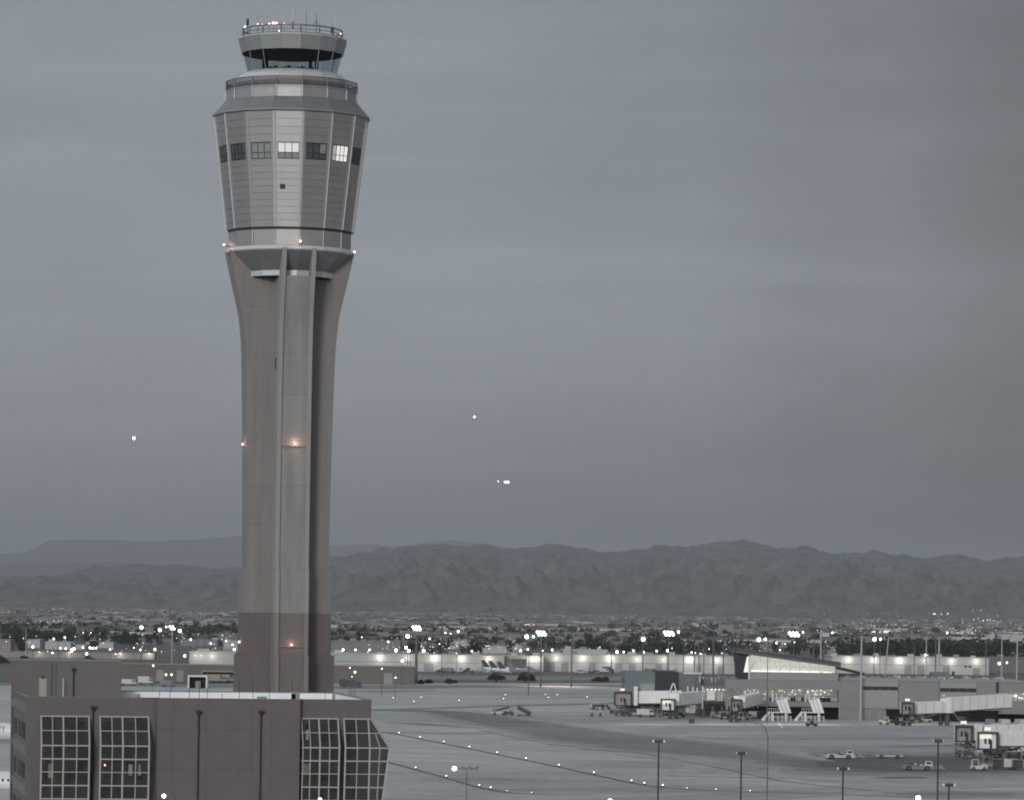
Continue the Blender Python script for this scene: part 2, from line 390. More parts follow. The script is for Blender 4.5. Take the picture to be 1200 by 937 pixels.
soft_ribbon('taxiway', [(380, 832), (450, 831), (520, 829), (600, 826.5), (700, 824), (760, 823)], lambda t: 5, T_mid, .046, 'thin darker asphalt strip across the far apron')
soft_ribbon('taxiway', [(420, 857), (520, 858.5), (620, 859), (760, 860), (900, 861), (1060, 863), (1240, 867)], lambda t: 1.8 + 5 * t, T_light, .053, 'narrow worn asphalt strip crossing in front of the gates')
soft_ribbon('taxiway', [(420, 937), (620, 941), (760, 937), (900, 930), (1060, 921), (1240, 917)], lambda t: 8, T_light, .053, 'worn asphalt strip along the bottom of the apron')
soft_patch('parking_apron', 1050, 892, 270, 22, T_mid, .060, 'worn darker parking area in front of the right hand gates', .02)
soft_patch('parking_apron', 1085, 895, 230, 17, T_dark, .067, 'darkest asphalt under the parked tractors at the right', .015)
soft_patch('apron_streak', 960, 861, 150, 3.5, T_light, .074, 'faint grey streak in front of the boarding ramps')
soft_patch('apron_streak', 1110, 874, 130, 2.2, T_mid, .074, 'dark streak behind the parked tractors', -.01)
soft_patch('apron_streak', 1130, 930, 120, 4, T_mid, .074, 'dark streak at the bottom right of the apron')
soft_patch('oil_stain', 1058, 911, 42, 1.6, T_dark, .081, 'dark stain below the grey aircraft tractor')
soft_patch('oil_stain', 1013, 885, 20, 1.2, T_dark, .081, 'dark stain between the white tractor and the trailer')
soft_patch('apron_streak', 510, 849, 45, 1.0, T_mid, .081, 'short thin dark crack on the near left apron', .06)
Z_LINE = .25
ribbon('taxiway', [(420, 810), (520, 809), (640, 811), (740, 816)], 8, M_asph2, .020, 'faint dark taxiway line near the far edge of the apron')
ribbon('dirt_strip', [(-150, 801), (140, 802), (380, 805), (500, 804), (620, 803.5), (760, 803.5)], 22, M_dirt, .024, 'pale tan verge along the far edge of the apron')
ribbon('service_road', [(380, 793), (500, 793), (650, 794), (800, 795)], 45, M_asph2, .020, 'grey service road beyond the airfield verge')
L1 = [(443, 857), (467.6, 860.5), (492.3, 865.5), (520, 871), (550, 877), (582.6, 883.7), (616.6, 890.7), (655, 898.5), (696, 907.5), (740, 917), (776.6, 922.4), (839, 926.3), (900, 928.5), (990, 930)]
L2 = [(450, 891.5), (487, 901.5), (523, 911.4), (561.6, 922.4), (594, 928), (623, 930), (700, 933)]
ribbon('taxi_line', L1, .30, M_seal, .097, 'thin dark taxi line with green lights, the upper of two')
ribbon('taxi_line', L2, .30, M_seal, .097, 'thin dark taxi line with green and amber lights, the lower of two')
ribbon('taxi_line', [(690, 870), (760, 884), (830, 897), (900, 912), (960, 920), (1060, 930)], .22, M_seal, .101, 'thin dark joint line running down right across the taxiway')
# taxiway lights
lens_m = MB().ball((0, 0, .24), .09, 8, 5); base_m = MB().tube((0, 0, .0), (0, 0, .17), .2, .16)
lm_g = lens_m.mesh('lens', M_green); lm_a = lens_m.mesh('lens', M_amber); bm_ = base_m.mesh('base', M_dark)
def taxi_light(px, py, amber, label, group, big=1.0):
    p = G(px, py); t = thing('taxiway_light', label, 'taxiway light', (p.x, p.y, 0), 0, group)
    link('base', bm_, t); q = link('lens', lm_a if amber else lm_g, t)
    t.scale = (big,) * 3
ups = [(467.6, 860.5), (492.3, 865.5), (520, 871), (550, 877), (582.6, 883.7), (616.6, 890.7), (655, 898.5), (696, 907.5), (740, 917), (755, 919.8), (776.6, 922.4), (805, 924.8), (839, 926.3), (879, 928)]
ordn = ['first', 'second', 'third', 'fourth', 'fifth', 'sixth', 'seventh', 'eighth', 'ninth', 'tenth', 'eleventh', 'twelfth', 'thirteenth', 'fourteenth', 'fifteenth', 'sixteenth', 'seventeenth', 'eighteenth', 'nineteenth', 'twentieth']
for i, (a, b) in enumerate(ups):
    taxi_light(a, b - .8, False, f'{ordn[i]} small green light from the left on the upper taxi line', 'green lights of the upper taxi line', 1.5 if i < 11 else .9)
for i, (a, b, am) in enumerate([(454.8, 893, 0), (487, 901.5, 1), (523, 911.4, 0), (561.6, 922.4, 1), (575, 925, 0), (594, 928, 0), (623, 930, 0)]):
    taxi_light(a, b - .8, am, f"small {'amber' if am else 'green'} light, {ordn[i]} from the left on the lower taxi line", 'lights of the lower taxi line', 1.4 if i < 5 else .8)
far_t = [(460.8, 818.7, 0), (493.5, 818, 0), (485, 823, 1), (538, 821.7, 0), (592, 815, 0), (590, 819.7, 0), (639, 814.7, 1), (653, 814.7, 0), (688, 817.5, 0), (642.5, 818, 0)]
for i, (a, b, am) in enumerate(far_t):
    taxi_light(a, b, am, f"tiny {'amber' if am else 'green'} light on the far apron, {ordn[i]} of the scattered ones", 'scattered lights on the far apron', 1.7)

# ================================================================== MOUNTAINS
def interp(tab, x):
    if x <= tab[0][0]: return tab[0][1]
    for (a, b), (c, d) in zip(tab, tab[1:]):
        if x <= c:
            t = (x - a) / (c - a); t = t * t * (3 - 2 * t) * .5 + t * .5; return b + (d - b) * t
    return tab[-1][1]
def mk_mountain(name, prof, D, y0, y1, nx, ny, amp, m, label, seed, xr=1.9, base=0.0):
    half = 600 * D / FOC * xr
    q = MB(); q.v = []
    def prof_z(x):
        px = 600 + x * FOC / D
        if px < -60 or px > 1260:
            k = abs(math.fmod(px + 60000, 2400) - 1200); px2 = k; edge = interp(prof, px2)
            py = edge + 4 * noise.noise(Vector((px * .01, seed, 0)))
            ref = interp(prof, 0 if px < 0 else 1200); t = min(1, (abs(px - 600) - 660) / 250.0); py = ref * (1 - t) + py * t
        else: py = interp(prof, px)
        pxe = max(min(px, 3000), -2000)
        u, v = UV(pxe, py); return CAMH - v * D / FOC
    for j in range(ny + 1):
        t = j / ny; y = y0 + (y1 - y0) * t
        for i in range(nx + 1):
            x = -half + 2 * half * i / nx
            s = (y - y0) / (D - y0)
            wx = x + 350 * noise.noise(Vector((x * .0006, y * .0006, seed + 5))) * max(0, 1 - s) 
            h = max(prof_z(wx), 30)
            if s <= 1: env = (s ** 1.7) * .72 + .28 * max(0, min(1, (s - .35) / .65)) ** .8
            else: env = max(0, 1 - (s - 1) * 1.6)
            rn = noise.ridged_multi_fractal(Vector((x * .0019, y * .0019, seed)), 1.0, 2.1, 6, 1.0, 2.0) - 1.0
            rf = noise.ridged_multi_fractal(Vector((x * .0075, y * .0062, seed + 9)), .9, 2.1, 4, 1.0, 2.0) - 1.0
            e2 = max(0, min(1, s * 2.2)) * (1 - .92 * math.exp(-((s - 1) / .30) ** 2))
            foot = 46 * max(0, noise.noise(Vector((x * .00075, 3.7, seed))) + .45) * math.exp(-((s - .34) / .13) ** 2)
            z = h * env + foot + amp * min(1, h / 270) ** 1.3 * (rn + .65 * rf) * e2 + 15 * rf * max(0, 1 - abs(s - 1) / .2) * amp / 100
            q.v.append((x, y, max(z, -2 if j == 0 else 0.2) + base))
    for j in range(ny):
        for i in range(nx):
            a = j * (nx + 1) + i; q.f.append((a, a + 1, a + nx + 2, a + nx + 1)); q.mi.append(0)
    o = q.build(name, m, smooth=True); tag(o, label, None, kind='structure'); return o
M_mtn = mat('desert_rock', (.108, .106, .104), .95, 0, .62, .0105, 1.0, detail=12)
for n_ in M_mtn.node_tree.nodes:
    if n_.type == 'BUMP': n_.inputs['Distance'].default_value = 11
M_mtn2 = mat('far_rock', (.11, .105, .10), .95, 0, .15, .0007, 0, detail=8)
near = [(-60, 678), (0, 677), (50, 676), (83, 674), (100, 668), (117, 662.7), (133, 666), (150, 662), (167, 660.7), (187, 663), (217, 660.7), (250, 666), (280, 665), (320, 660), (388, 653), (430, 647),
        (470, 641), (500, 640), (530, 639), (570, 638), (600, 643), (622, 639), (645, 636), (670, 640), (710, 647), (745, 646), (780, 640), (820, 640), (850, 636), (870, 634), (890, 636), (915, 643),
        (935, 644), (950, 641), (975, 649), (1000, 650), (1025, 645), (1050, 651), (1080, 655), (1125, 651), (1160, 658), (1200, 654), (1260, 657)]
mk_mountain('mountain_range', near, 17000, 11500, 20500, 1200, 150, 88, M_mtn, 'nearer rugged desert mountain range along the horizon', 3.3)
farr = [(-60, 655), (0, 650), (33, 647), (63, 632.7), (127, 631.7), (167, 634), (227, 632), (283, 628), (340, 634), (388, 640), (425, 637), (465, 640), (530, 632), (565, 637), (620, 644), (700, 652), (900, 660), (1200, 668), (1260, 670)]
mk_mountain('mountain_range', farr, 33000, 27000, 39000, 220, 26, 40, M_mtn2, 'faint far mountain ridge fading into haze behind the nearer range', 8.1)
midr = [(-60, 661), (0, 660), (60, 660), (130, 659), (200, 662), (280, 668), (400, 676), (800, 690), (1200, 700), (1260, 700)]
mk_mountain('mountain_range', midr, 24000, 21000, 27000, 220, 20, 30, M_mtn2, 'middle faint mountain ridge at the left behind the foothills', 5.7)

# ================================================================== DISTANT CITY (stuff)
def scatter_boxes(n, dist, px_rng, size, hgt, cols, seed, name, label, dens=None):
    rr = random.Random(seed); q = MB()
    k = 0
    while k < n:
        d = dist[0] * (dist[1] / dist[0]) ** rr.random(); px = rr.uniform(*px_rng)
        x = (px - 600) * d / FOC
        if dens and noise.noise(Vector((x * .0016, d * .0006, seed))) < dens(d) - rr.random() * .25: continue
        a, b, h = rr.uniform(*size), rr.uniform(*size) , rr.uniform(*hgt)
        q.m = rr.choices(range(len(cols)), weights=[c[1] for c in cols])[0]
        q.box(x - a / 2, x + a / 2, d - b / 2, d + b / 2, 0, h); k += 1
    return tag(q.build(name, [c[0] for c in cols]), label, None, kind='stuff')
M_h1 = mat('house_stucco', (.245, .245, .245), .9, 0, .1, .02)
M_h2 = mat('house_roof_tile', (.115, .11, .105), .9, 0, .1, .02)
M_h3 = mat('house_white', (.5, .5, .49), .8, 0, .1, .02)
M_h4 = mat('house_grey', (.19, .19, .19), .9, 0, .1, .02)
scatter_boxes(15000, (4200, 11800), (-200, 1400), (7, 17), (3.5, 6.5), [(M_h1, 4), (M_h2, 7), (M_h3, 1.3), (M_h4, 3)], 11, 'distant_houses', 'thousands of small houses covering the valley floor to the mountains', lambda d: -.10)
scatter_boxes(420, (2700, 5200), (-200, 1400), (18, 70), (4, 8), [(M_h1, 4), (M_h2, 3), (M_h3, 2.5), (M_h4, 4)], 12, 'distant_commercial_roofs', 'low flat commercial roofs scattered among trees in the middle distance', lambda d: -.05)

# trees: leaf clumps spread through the crown volume
M_leaf = mat('foliage', (.045, .055, .040), .9, 0, .45, .25, 0, spec=.1)
M_leafd = mat('far_foliage', (.046, .052, .046), .9, 0, .5, .06, 0, spec=.1)
M_bark = mat('bark', (.10, .085, .07), .95, 0, .2, 2)
def crown(q, rr, cx, cy_, z0, z1, rad, n, leaf):
    lobes = [(rr.uniform(-.5, .5) * rad, rr.uniform(-.5, .5) * rad, z0 + (z1 - z0) * rr.uniform(.3, .8), rr.uniform(.35, .62)) for _ in range(6)]
    for _ in range(n):
        lx, ly, lz, lr = rr.choice(lobes)
        th = rr.uniform(0, 6.283); ph = math.acos(rr.uniform(-1, 1)); r_ = rr.uniform(.6, 1) * lr
        x = cx + lx + r_ * rad * math.sin(ph) * math.cos(th); y = cy_ + ly + r_ * rad * math.sin(ph) * math.sin(th)
        z = min(max(lz + r_ * (z1 - z0) * .55 * math.cos(ph), z0), z1)
        s = leaf * rr.uniform(.5, 1.2); a = Vector((rr.uniform(-1, 1), rr.uniform(-1, 1), rr.uniform(-.6, .6))).normalized()
        b = a.cross(Vector((rr.uniform(-1, 1), rr.uniform(-1, 1), rr.uniform(-1, 1)))).normalized()
        c = Vector((x, y, z)); q.face([c - a * s, c + b * s * .7, c + a * s, c - b * s * .7])
def tree_mass(name, label, specs, seed, nleaf, leaf):
    rr = random.Random(seed); q = MB()
    for (p0, p1, d0, d1, h0, h1, n) in specs:
        for _ in range(n):
            d = rr.uniform(d0, d1); px = rr.uniform(p0, p1); x = (px - 600) * d / FOC; h = rr.uniform(h0, h1)
            crown(q, rr, x, d, h * .12, h, h * rr.uniform(.38, .62), nleaf, leaf * h / 10)
            q.m = 1; q.tube((x, d, 0), (x, d, h * .4), .2, .12, 5); q.m = 0
    return tag(q.build(name, [M_leafd, M_bark]), label, None, kind='stuff')
tree_mass('tree_belt', 'dark belt of trees behind the right hand warehouse', [(985, 1260, 2150, 2500, 11, 15, 90), (990, 1260, 2500, 2900, 9, 13, 50)], 21, 70, 1.1)
tree_mass('tree_belt', 'dark belt of trees behind the long white warehouse', [(690, 860, 2250, 2500, 8, 11, 42), (600, 690, 2350, 2800, 6, 9, 14), (480, 600, 2200, 2700, 5, 8, 20), (590, 985, 2600, 3800, 7, 11, 190), (388, 600, 2600, 3900, 7, 10, 110), (860, 985, 2300, 2700, 8, 11, 22)], 22, 70, 1.1)
tree_mass('tree_belt', 'dark belt of trees at the left beyond the white roofs', [(5, 90, 2450, 2750, 8, 12, 30), (138, 162, 2450, 2600, 8, 11, 9), (-60, 280, 2600, 3900, 7, 11, 170), (-120, 5, 2500, 3000, 8, 11, 25), (225, 280, 3000, 3300, 9, 12, 24), (388, 440, 2300, 3300, 6, 9, 24)], 23, 70, 1.1)
tree_mass('tree_scatter', 'countless small dark trees between the far houses', [(-150, 1350, 3600, 5200, 6, 9, 620), (-150, 1350, 5200, 9000, 6, 9, 420)], 24, 16, 2.4)

# distant lights (stuff)
def lights_mass(name, label, specs, seed):
    rr = random.Random(seed); q = MB()
    for (p0, p1, y0, y1, n, mi, k) in specs:
        for _ in range(n):
            px, py = rr.uniform(p0, p1), rr.uniform(y0, y1); z = 7
            p = PZ(px, py, z)
            if p.y > 11500 or p.y < 0: p = PD(px, py, 11300)
            q.m = mi; q.ball(p, k * .72 * p.y / FOC * rr.uniform(.45, 1.1), 6, 4)
    return tag(q.build(name, [M_cl1, M_cl2, M_cl3]), label, None, kind='stuff')
M_cl1 = emit('far_lamp_warm', (1, .93, .78), .7); M_cl2 = emit('far_lamp_white', (1, .97, .95), 1.8); M_cl3 = emit('far_lamp_pink', (1, .62, .52), 1.6)
lights_mass('distant_city_lights', 'many tiny far street lights dotted over the valley', [
    (0, 280, 728, 742, 46, 0, .75), (20, 110, 726, 729, 20, 0, .9), (388, 600, 728, 745, 40, 0, .7), (430, 620, 745, 763, 60, 0, .85), (600, 860, 730, 745, 60, 0, .75), (600, 860, 744, 762, 45, 0, .85),
    (780, 980, 735, 762, 75, 0, .9), (975, 1200, 725, 742, 110, 0, .85), (1018, 1042, 738.5, 740.5, 18, 2, 1.2), (1090, 1125, 718.6, 719.6, 6, 1, 1.1), (1138, 1162, 724, 727, 6, 1, 1.2), (614, 626, 731.2, 732, 8, 2, .9),
    (0, 280, 742, 764, 46, 1, .8), (430, 620, 755, 765, 20, 1, .9), (950, 1200, 714, 726, 16, 0, .8), (0, 1200, 716, 728, 40, 0, .5), (1110, 1146, 736, 742, 22, 0, 1.0)], 31)

# ================================================================== CONTROL TOWER
TD, TX = 541.0, -263.0 * 541 / FOC
YAW = R(12.4)
tower = thing('control_tower', 'tall airport control tower with flared concrete shaft and grey metal faceted head', 'control tower', (TX, TD, 0), YAW)
def dirv(a): return Vector((math.sin(a), -math.cos(a), 0))       # a=0 faces the viewer side
NF = 16
def ringp(rad, z, k, off=0.0, dr=0.0):      # vertex k of the sixteen-sided ring (local frame, vertex 0 on the arm axis)
    v = dirv(2 * math.pi * (k + off) / NF) * (rad + dr); v.z = z; return v
def facet_frame(r0, z0, r1, z1, k):         # trapezoid facet between vertices k-1 and k
    A, B = ringp(r0, z0, k - 1), ringp(r0, z0, k); C, D = ringp(r1, z1, k), ringp(r1, z1, k - 1)
    n_ = (B - A).cross(D - A).normalized(); return A, B, C, D, n_
def slab(q, A, B, C, D, n_, th):            # A,B,C,D outside face (ccw from outside); th thick inwards
    q.hexa([A - n_ * th, B - n_ * th, C - n_ * th, D - n_ * th], [A, B, C, D])
def lerp(a, b, t): return a + (b - a) * t
def ring_solid(q, prof):                    # closed lathe of the 16-gon from (r,z) list
    n0 = len(q.v)
    for r_, z in prof:
        for k in range(NF): q.v.append(tuple(ringp(r_, z, k)))
    m_ = len(prof)
    for i in range(m_ - 1):
        for k in range(NF):
            a, b = n0 + i * NF + k, n0 + i * NF + (k + 1) % NF
            q.f.append((a, b, b + NF, a + NF)); q.mi.append(q.m)
    q.f.append(tuple(n0 + k for k in reversed(range(NF)))); q.mi.append(q.m)
    q.f.append(tuple(n0 + (m_ - 1) * NF + k for k in range(NF))); q.mi.append(q.m)
def zy(y): return 30 - (y - 705) / 8.77
# reach of each arm against height
REACH = [(0, 6.42), (22.95, 6.42), (22.96, 5.92), (34.4, 5.90), (34.41, 5.47), (40, 5.55), (51, 5.70), (61.3, 5.92), (64.8, 6.10), (67, 6.32), (68.2, 6.50), (69.5, 6.78), (70.7, 7.05), (72.2, 7.42), (73.7, 7.78), (75.2, 8.1), (76.6, 8.38)]
def reach(z): 
    for (a, b), (c, d) in zip(REACH, REACH[1:]):
        if z <= c: return b + (d - b) * (z - a) / (c - a)
    return REACH[-1][1]
joints = [0, 5.7, 11.45, 17.2, 22.955, 28.5, 34.405, 40.2, 45.5, 51.3, 57.4, 62.9, 69.1, 76.6]
HW = 2.25; FT = .56
core = MB(); core.prism([(-2.2, -2.2), (2.2, -2.2), (2.2, 2.2), (-2.2, 2.2)], 0, 73.0); core.build('shaft_core', M_conc, tower)
for arm in range(4):
    ca, sa = math.cos(arm * math.pi / 2), math.sin(arm * math.pi / 2)
    def loc(r_, s_, z): return (s_ * ca + r_ * sa, s_ * sa - r_ * ca, z)     # r outwards, s across
    for i in range(len(joints) - 1):
        z0, z1 = joints[i] + (.008 if i else 0), joints[i + 1] - .008
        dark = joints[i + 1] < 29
        nsl = 8 if z0 > 60 else 1
        seg = MB(); zt_ = min(z1, 73.0)
        for j in range(nsl):
            a, b = z0 + (zt_ - z0) * j / nsl, z0 + (zt_ - z0) * (j + 1) / nsl
            e = .002
            rec = .30 if arm % 2 == 0 else .02; ra, rb = reach(a + e) - rec, reach(b - e) - rec
            lo = [loc(1.5, -HW + FT, a), loc(1.5, HW - FT, a), loc(ra, HW - FT, a), loc(ra, -HW + FT, a)]
            hi = [loc(1.5, -HW + FT, b), loc(1.5, HW - FT, b), loc(rb, HW - FT, b), loc(rb, -HW + FT, b)]
            seg.hexa(lo[::-1], hi[::-1])
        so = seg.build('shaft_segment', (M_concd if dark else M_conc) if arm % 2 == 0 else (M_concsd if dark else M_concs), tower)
        for s_ in (-1, 1):
            fn = MB()
            for j in range(nsl if nsl > 1 else 1):
                a, b = z0 + (z1 - z0) * j / nsl, z0 + (z1 - z0) * (j + 1) / nsl
                ra, rb = reach(a + .002), reach(b - .002); s0, s1 = sorted((s_ * HW, s_ * (HW - FT + .002)))
                r0 = 2.0
                lo = [loc(r0, s0, a), loc(r0, s1, a), loc(ra, s1, a), loc(ra, s0, a)]
                hi = [loc(r0, s0, b), loc(r0, s1, b), loc(rb, s1, b), loc(rb, s0, b)]
                fn.hexa(lo[::-1], hi[::-1])
            fn.m = 0
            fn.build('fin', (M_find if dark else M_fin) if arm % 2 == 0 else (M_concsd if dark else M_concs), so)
    # inner filler that closes the 60 mm joints a little way in
    fl = MB(); fl.hexa([loc(1.6, -HW + .08, .1), loc(1.6, HW - .08, .1), loc(5.1, HW - .08, .1), loc(5.1, -HW + .08, .1)][::-1],
                       [loc(1.6, -HW + .08, 72.9), loc(1.6, HW - .08, 72.9), loc(5.1, HW - .08, 72.9), loc(5.1, -HW + .08, 72.9)][::-1])
    fl.build('joint_backing', M_concs, tower)
# narrow slot window on the front arm side
MB().box(-HW - .02, -HW + .05, -4.2, -3.3, 60.7, 62.3).build('slot_window', M_dark, tower)

# corbel, ledge and lower ring
q = MB(); ring_solid(q, [(5.6, 72.95), (5.62, 73.1)]); q.build('corbel_soffit', M_black, tower)
for k in range(NF):
    A, B, C, D, n_ = facet_frame(5.95, 73.12, 5.98, 73.82, k); s = MB(); slab(s, A, B, C, D, n_, .3); s.build('band_panel', M_dome, tower)
    A, B, C, D, n_ = facet_frame(5.90, 73.83, 8.42, 76.42, k); s = MB(); slab(s, A, B, C, D, n_, .25); s.build('corbel_panel', M_skirt, tower)
    A, B, C, D, n_ = facet_frame(8.62, 76.45, 8.32, 76.95, k); s = MB(); slab(s, A, B, C, D, n_, .3); s.build('ledge_panel', M_dome, tower)
    A, B, C, D, n_ = facet_frame(8.28, 76.98, 8.32, 79.0, k); w_ = .03
    A, B, C, D = lerp(A, B, w_), lerp(B, A, w_), lerp(C, D, w_), lerp(D, C, w_)
    s = MB(); slab(s, A, B, C, D, n_, .2); s.build('ring_panel', M_panel2, tower)
    if k in (1, 0, 15, 2, 14, 6, 10): 
        MB().tube(ringp(8.36, 76.95, k), ringp(8.38, 79.0, k), .06).build('drain_line', M_white, tower)
q = MB(); ring_solid(q, [(5.4, 73.12), (5.45, 73.9), (7.75, 76.35), (8.1, 76.6), (8.1, 79.2)]); q.build('corbel_core', M_dark, tower)
# head cladding
Z0, Z1, RB, RT = 79.32, 94.35, 8.52, 10.30
def rad(z): return RB + (RT - RB) * (z - Z0) / (Z1 - Z0)
q = MB(); ring_solid(q, [(RB - .25, Z0 - .3), (RT - .25, Z1 + .2)]); q.build('head_core', M_dark, tower)
WZ0, WZ1 = 88.15, 90.30
rows = [Z0 + (WZ0 - Z0) * i / 10 for i in range(11)]; rows2 = [WZ1 + (Z1 - WZ1) * i / 4 for i in range(5)]
ST = .27 / 3.5      # corner strip share of a facet
lit = {0: M_blind, 1: M_win, 15: M_blind, 14: M_win, 2: M_litw2, 3: M_win, 13: M_win}
# facet k lies between vertices k-1 and k
for k in range(NF):
    for zz in (rows, rows2):
        for a, b in zip(zz, zz[1:]):
            A, B, C, D, n_ = facet_frame(rad(a), a + .018, rad(b), b - .018, k)
            A, B, C, D = lerp(A, B, ST), lerp(B, A, ST), lerp(C, D, ST), lerp(D, C, ST)
            s = MB(); slab(s, A, B, C, D, n_, .12); s.build('cladding_panel', M_panel, tower)
    # window band
    A, B, C, D, n_ = facet_frame(rad(WZ0), WZ0, rad(WZ1), WZ1, k)
    def wp(s_, t_, dn=0): return lerp(lerp(A, B, s_), lerp(D, C, s_), t_) + n_ * dn
    for s0, s1 in ((ST, .125), (.875, 1 - ST)):
        s = MB(); slab(s, wp(s0, .008), wp(s1, .008), wp(s1, .992), wp(s0, .992), n_, .12); s.build('cladding_panel', M_panel, tower)
    fr = MB()
    def barw(s0, s1, t0, t1, dn=-.02): slab(fr, wp(s0, t0, dn), wp(s1, t0, dn), wp(s1, t1, dn), wp(s0, t1, dn), n_, .1)
    barw(.13, .87, .0, .035); barw(.13, .87, .955, 1.0, -.018); 
    ncol = 3 if k in (0, 15, 1) else 4
    ncol = 3 if k == 0 else ncol
    xsx = [.135 + .73 * i / ncol for i in range(ncol + 1)]
    for i, x_ in enumerate(xsx):
        hwd = .009 if 0 < i < ncol else .012
        barw(x_ - hwd, x_ + hwd, .036, .954, -.019)
    barw(.136, .864, .36, .395, -.024)
    fo = fr.build('window', M_black, tower)
    for i in range(ncol):
        for t0, t1 in ((.04, .36), (.395, .955)):
            mm = {0: M_litw, 15: M_blind, 2: M_litw2}.get(k, M_wing)
            if k == 15: mm = M_blind
            if k == 2 and i in (0,): mm = M_litd
            if k == 1 and i == 2 and t0 > .1: mm = M_blind
            if k == 0 and t0 < .1: mm = M_blind
            s = MB(); slab(s, wp(xsx[i] + .01, t0, -.06), wp(xsx[i + 1] - .01, t0, -.06), wp(xsx[i + 1] - .01, t1, -.06), wp(xsx[i] + .01, t1, -.06), n_, .03)
            s.build('pane', mm, fo)
    # corner strip at vertex k, with a white drain line
    s = MB(); dr = .10
    P0, P1 = ringp(rad(Z0), Z0, k), ringp(rad(Z1), Z1, k)
    l0, l1 = lerp(P0, ringp(rad(Z0), Z0, k - 1), ST), lerp(P1, ringp(rad(Z1), Z1, k - 1), ST)
    r0, r1 = lerp(P0, ringp(rad(Z0), Z0, k + 1), ST), lerp(P1, ringp(rad(Z1), Z1, k + 1), ST)
    o_ = dirv(2 * math.pi * k / NF)
    s.hexa([l0 - o_ * .15, P0 - o_ * .15, r0 - o_ * .15, r0 + o_ * .05, P0 + o_ * .05, l0 + o_ * .05][::1],
           [l1 - o_ * .15, P1 - o_ * .15, r1 - o_ * .15, r1 + o_ * .05, P1 + o_ * .05, l1 + o_ * .05][::1])
    st = s.build('corner_strip', M_strip, tower)
    if k != 0 and k != 14: MB().tube(P0 + o_ * .09, P1 + o_ * .09, .055).build('drain_line', M_white, st)
# square louvre on the centre facet
A, B, C, D, n_ = facet_frame(rad(84.2), 84.2, rad(84.85), 84.85, 0)
s = MB(); slab(s, lerp(A, B, .20) + n_ * .03, lerp(A, B, .39) + n_ * .03, lerp(D, C, .39) + n_ * .03, lerp(D, C, .20) + n_ * .03, n_, .1); s.build('vent', M_dark, tower)
# dark groove, skirt roof, gutter
for k in range(NF):
    A, B, C, D, n_ = facet_frame(10.55, 94.62, 8.98, 96.42, k); e_ = .006
    A, B, C, D = lerp(A, B, e_), lerp(B, A, e_), lerp(C, D, e_), lerp(D, C, e_)
    s = MB(); slab(s, A, B, C, D, n_, .2); s.build('skirt_panel', M_skirt, tower)
    MB().tube(ringp(10.56, 94.55, k - 1), ringp(10.56, 94.55, k), .11, n=8).build('gutter', M_strip, tower)
    A, B, C, D, n_ = facet_frame(8.92, 96.44, 8.88, 97.72, k); e_ = .05
    A, B, C, D = lerp(A, B, e_), lerp(B, A, e_), lerp(C, D, e_), lerp(D, C, e_)
    s = MB(); slab(s, A, B, C, D, n_, .2); s.build('parapet_panel', M_panel2, tower)
    MB().tube(ringp(8.9, 96.5, k), ringp(8.9, 97.8, k), .075).build('mullion', M_white, tower)
q = MB(); ring_solid(q, [(10.1, 94.3), (10.35, 94.5), (8.75, 96.35), (8.72, 97.74)]); q.build('parapet_core', M_strip, tower)
q = MB(); ring_solid(q, [(8.95, 97.745), (8.95, 97.9)]); q.build('balcony_deck', M_strip, tower)
bal = MB()
for k in range(NF):
    bal.tube(ringp(8.85, 97.9, k), ringp(8.85, 99.15, k), .10, n=6)
for zz, rr_ in ((99.12, .07), (98.55, .05), (98.0, .05)):
    for k in range(NF): bal.tube(ringp(8.85, zz, k - 1), ringp(8.85, zz, k), rr_, n=5)
br = bal.build('balcony_railing', M_grey, tower)
for k in range(NF):
    A, B, C, D, n_ = facet_frame(8.8, 98.0, 8.8, 99.1, k); s = MB(); slab(s, A, B, C, D, n_, .02); s.build('mesh_panel', M_perf, br)
# pale sloping collar under the cab
q = MB(); ring_solid(q, [(7.9, 97.9), (7.9, 98.6), (7.45, 99.45), (6.9, 100.05), (6.3, 100.42), (5.9, 100.5)]); q.build('collar_roof', M_dome, tower)
# cab
q = MB(); ring_solid(q, [(5.85, 100.4), (5.85, 100.46)]); q.build('cab_floor', M_black, tower)
q = MB(); ring_solid(q, [(6.55, 102.95), (6.65, 103.1)]); q.build('cab_ceiling', M_black, tower)
for k in range(NF):
    A, B, C, D, n_ = facet_frame(6.02, 100.5, 6.70, 103.0, k); e_ = .02
    A, B, C, D = lerp(A, B, e_), lerp(B, A, e_), lerp(C, D, e_), lerp(D, C, e_)
    s = MB(); s.face([A, B, C, D]); s.build('cab_pane', M_cabg, tower)
    if k in (1, 2, 5, 9, 13, 14): MB().tube(ringp(6.0, 100.5, k), ringp(6.68, 103.0, k), .055, n=6).build('cab_mullion', M_strip, tower)
    A, B, C, D, n_ = facet_frame(6.86, 103.0, 7.36, 104.82, k); e_ = .004
    A, B, C, D = lerp(A, B, e_), lerp(B, A, e_), lerp(C, D, e_), lerp(D, C, e_)
    s = MB(); slab(s, A, B, C, D, n_, .15); s.build('fascia_panel', M_panel2, tower)
q = MB(); ring_solid(q, [(6.5, 103.05), (6.75, 103.1), (7.2, 104.7), (7.2, 104.84)]); q.build('fascia_core', M_dark, tower)
q = MB(); ring_solid(q, [(7.30, 104.83), (7.38, 104.87), (7.32, 104.99), (6.2, 105.05)]); q.build('roof_cap', M_dome, tower)
rel = lambda ax, dep: Vector((ax * math.cos(0) , dep, 0))
def capt(xr, dep, z):      # xr: metres right of the axis as seen, dep: metres toward the back
    a = -YAW + R(3.17); c_, s_ = math.cos(a), math.sin(a)
    return Vector((xr * c_ - dep * s_, xr * s_ + dep * c_, z))
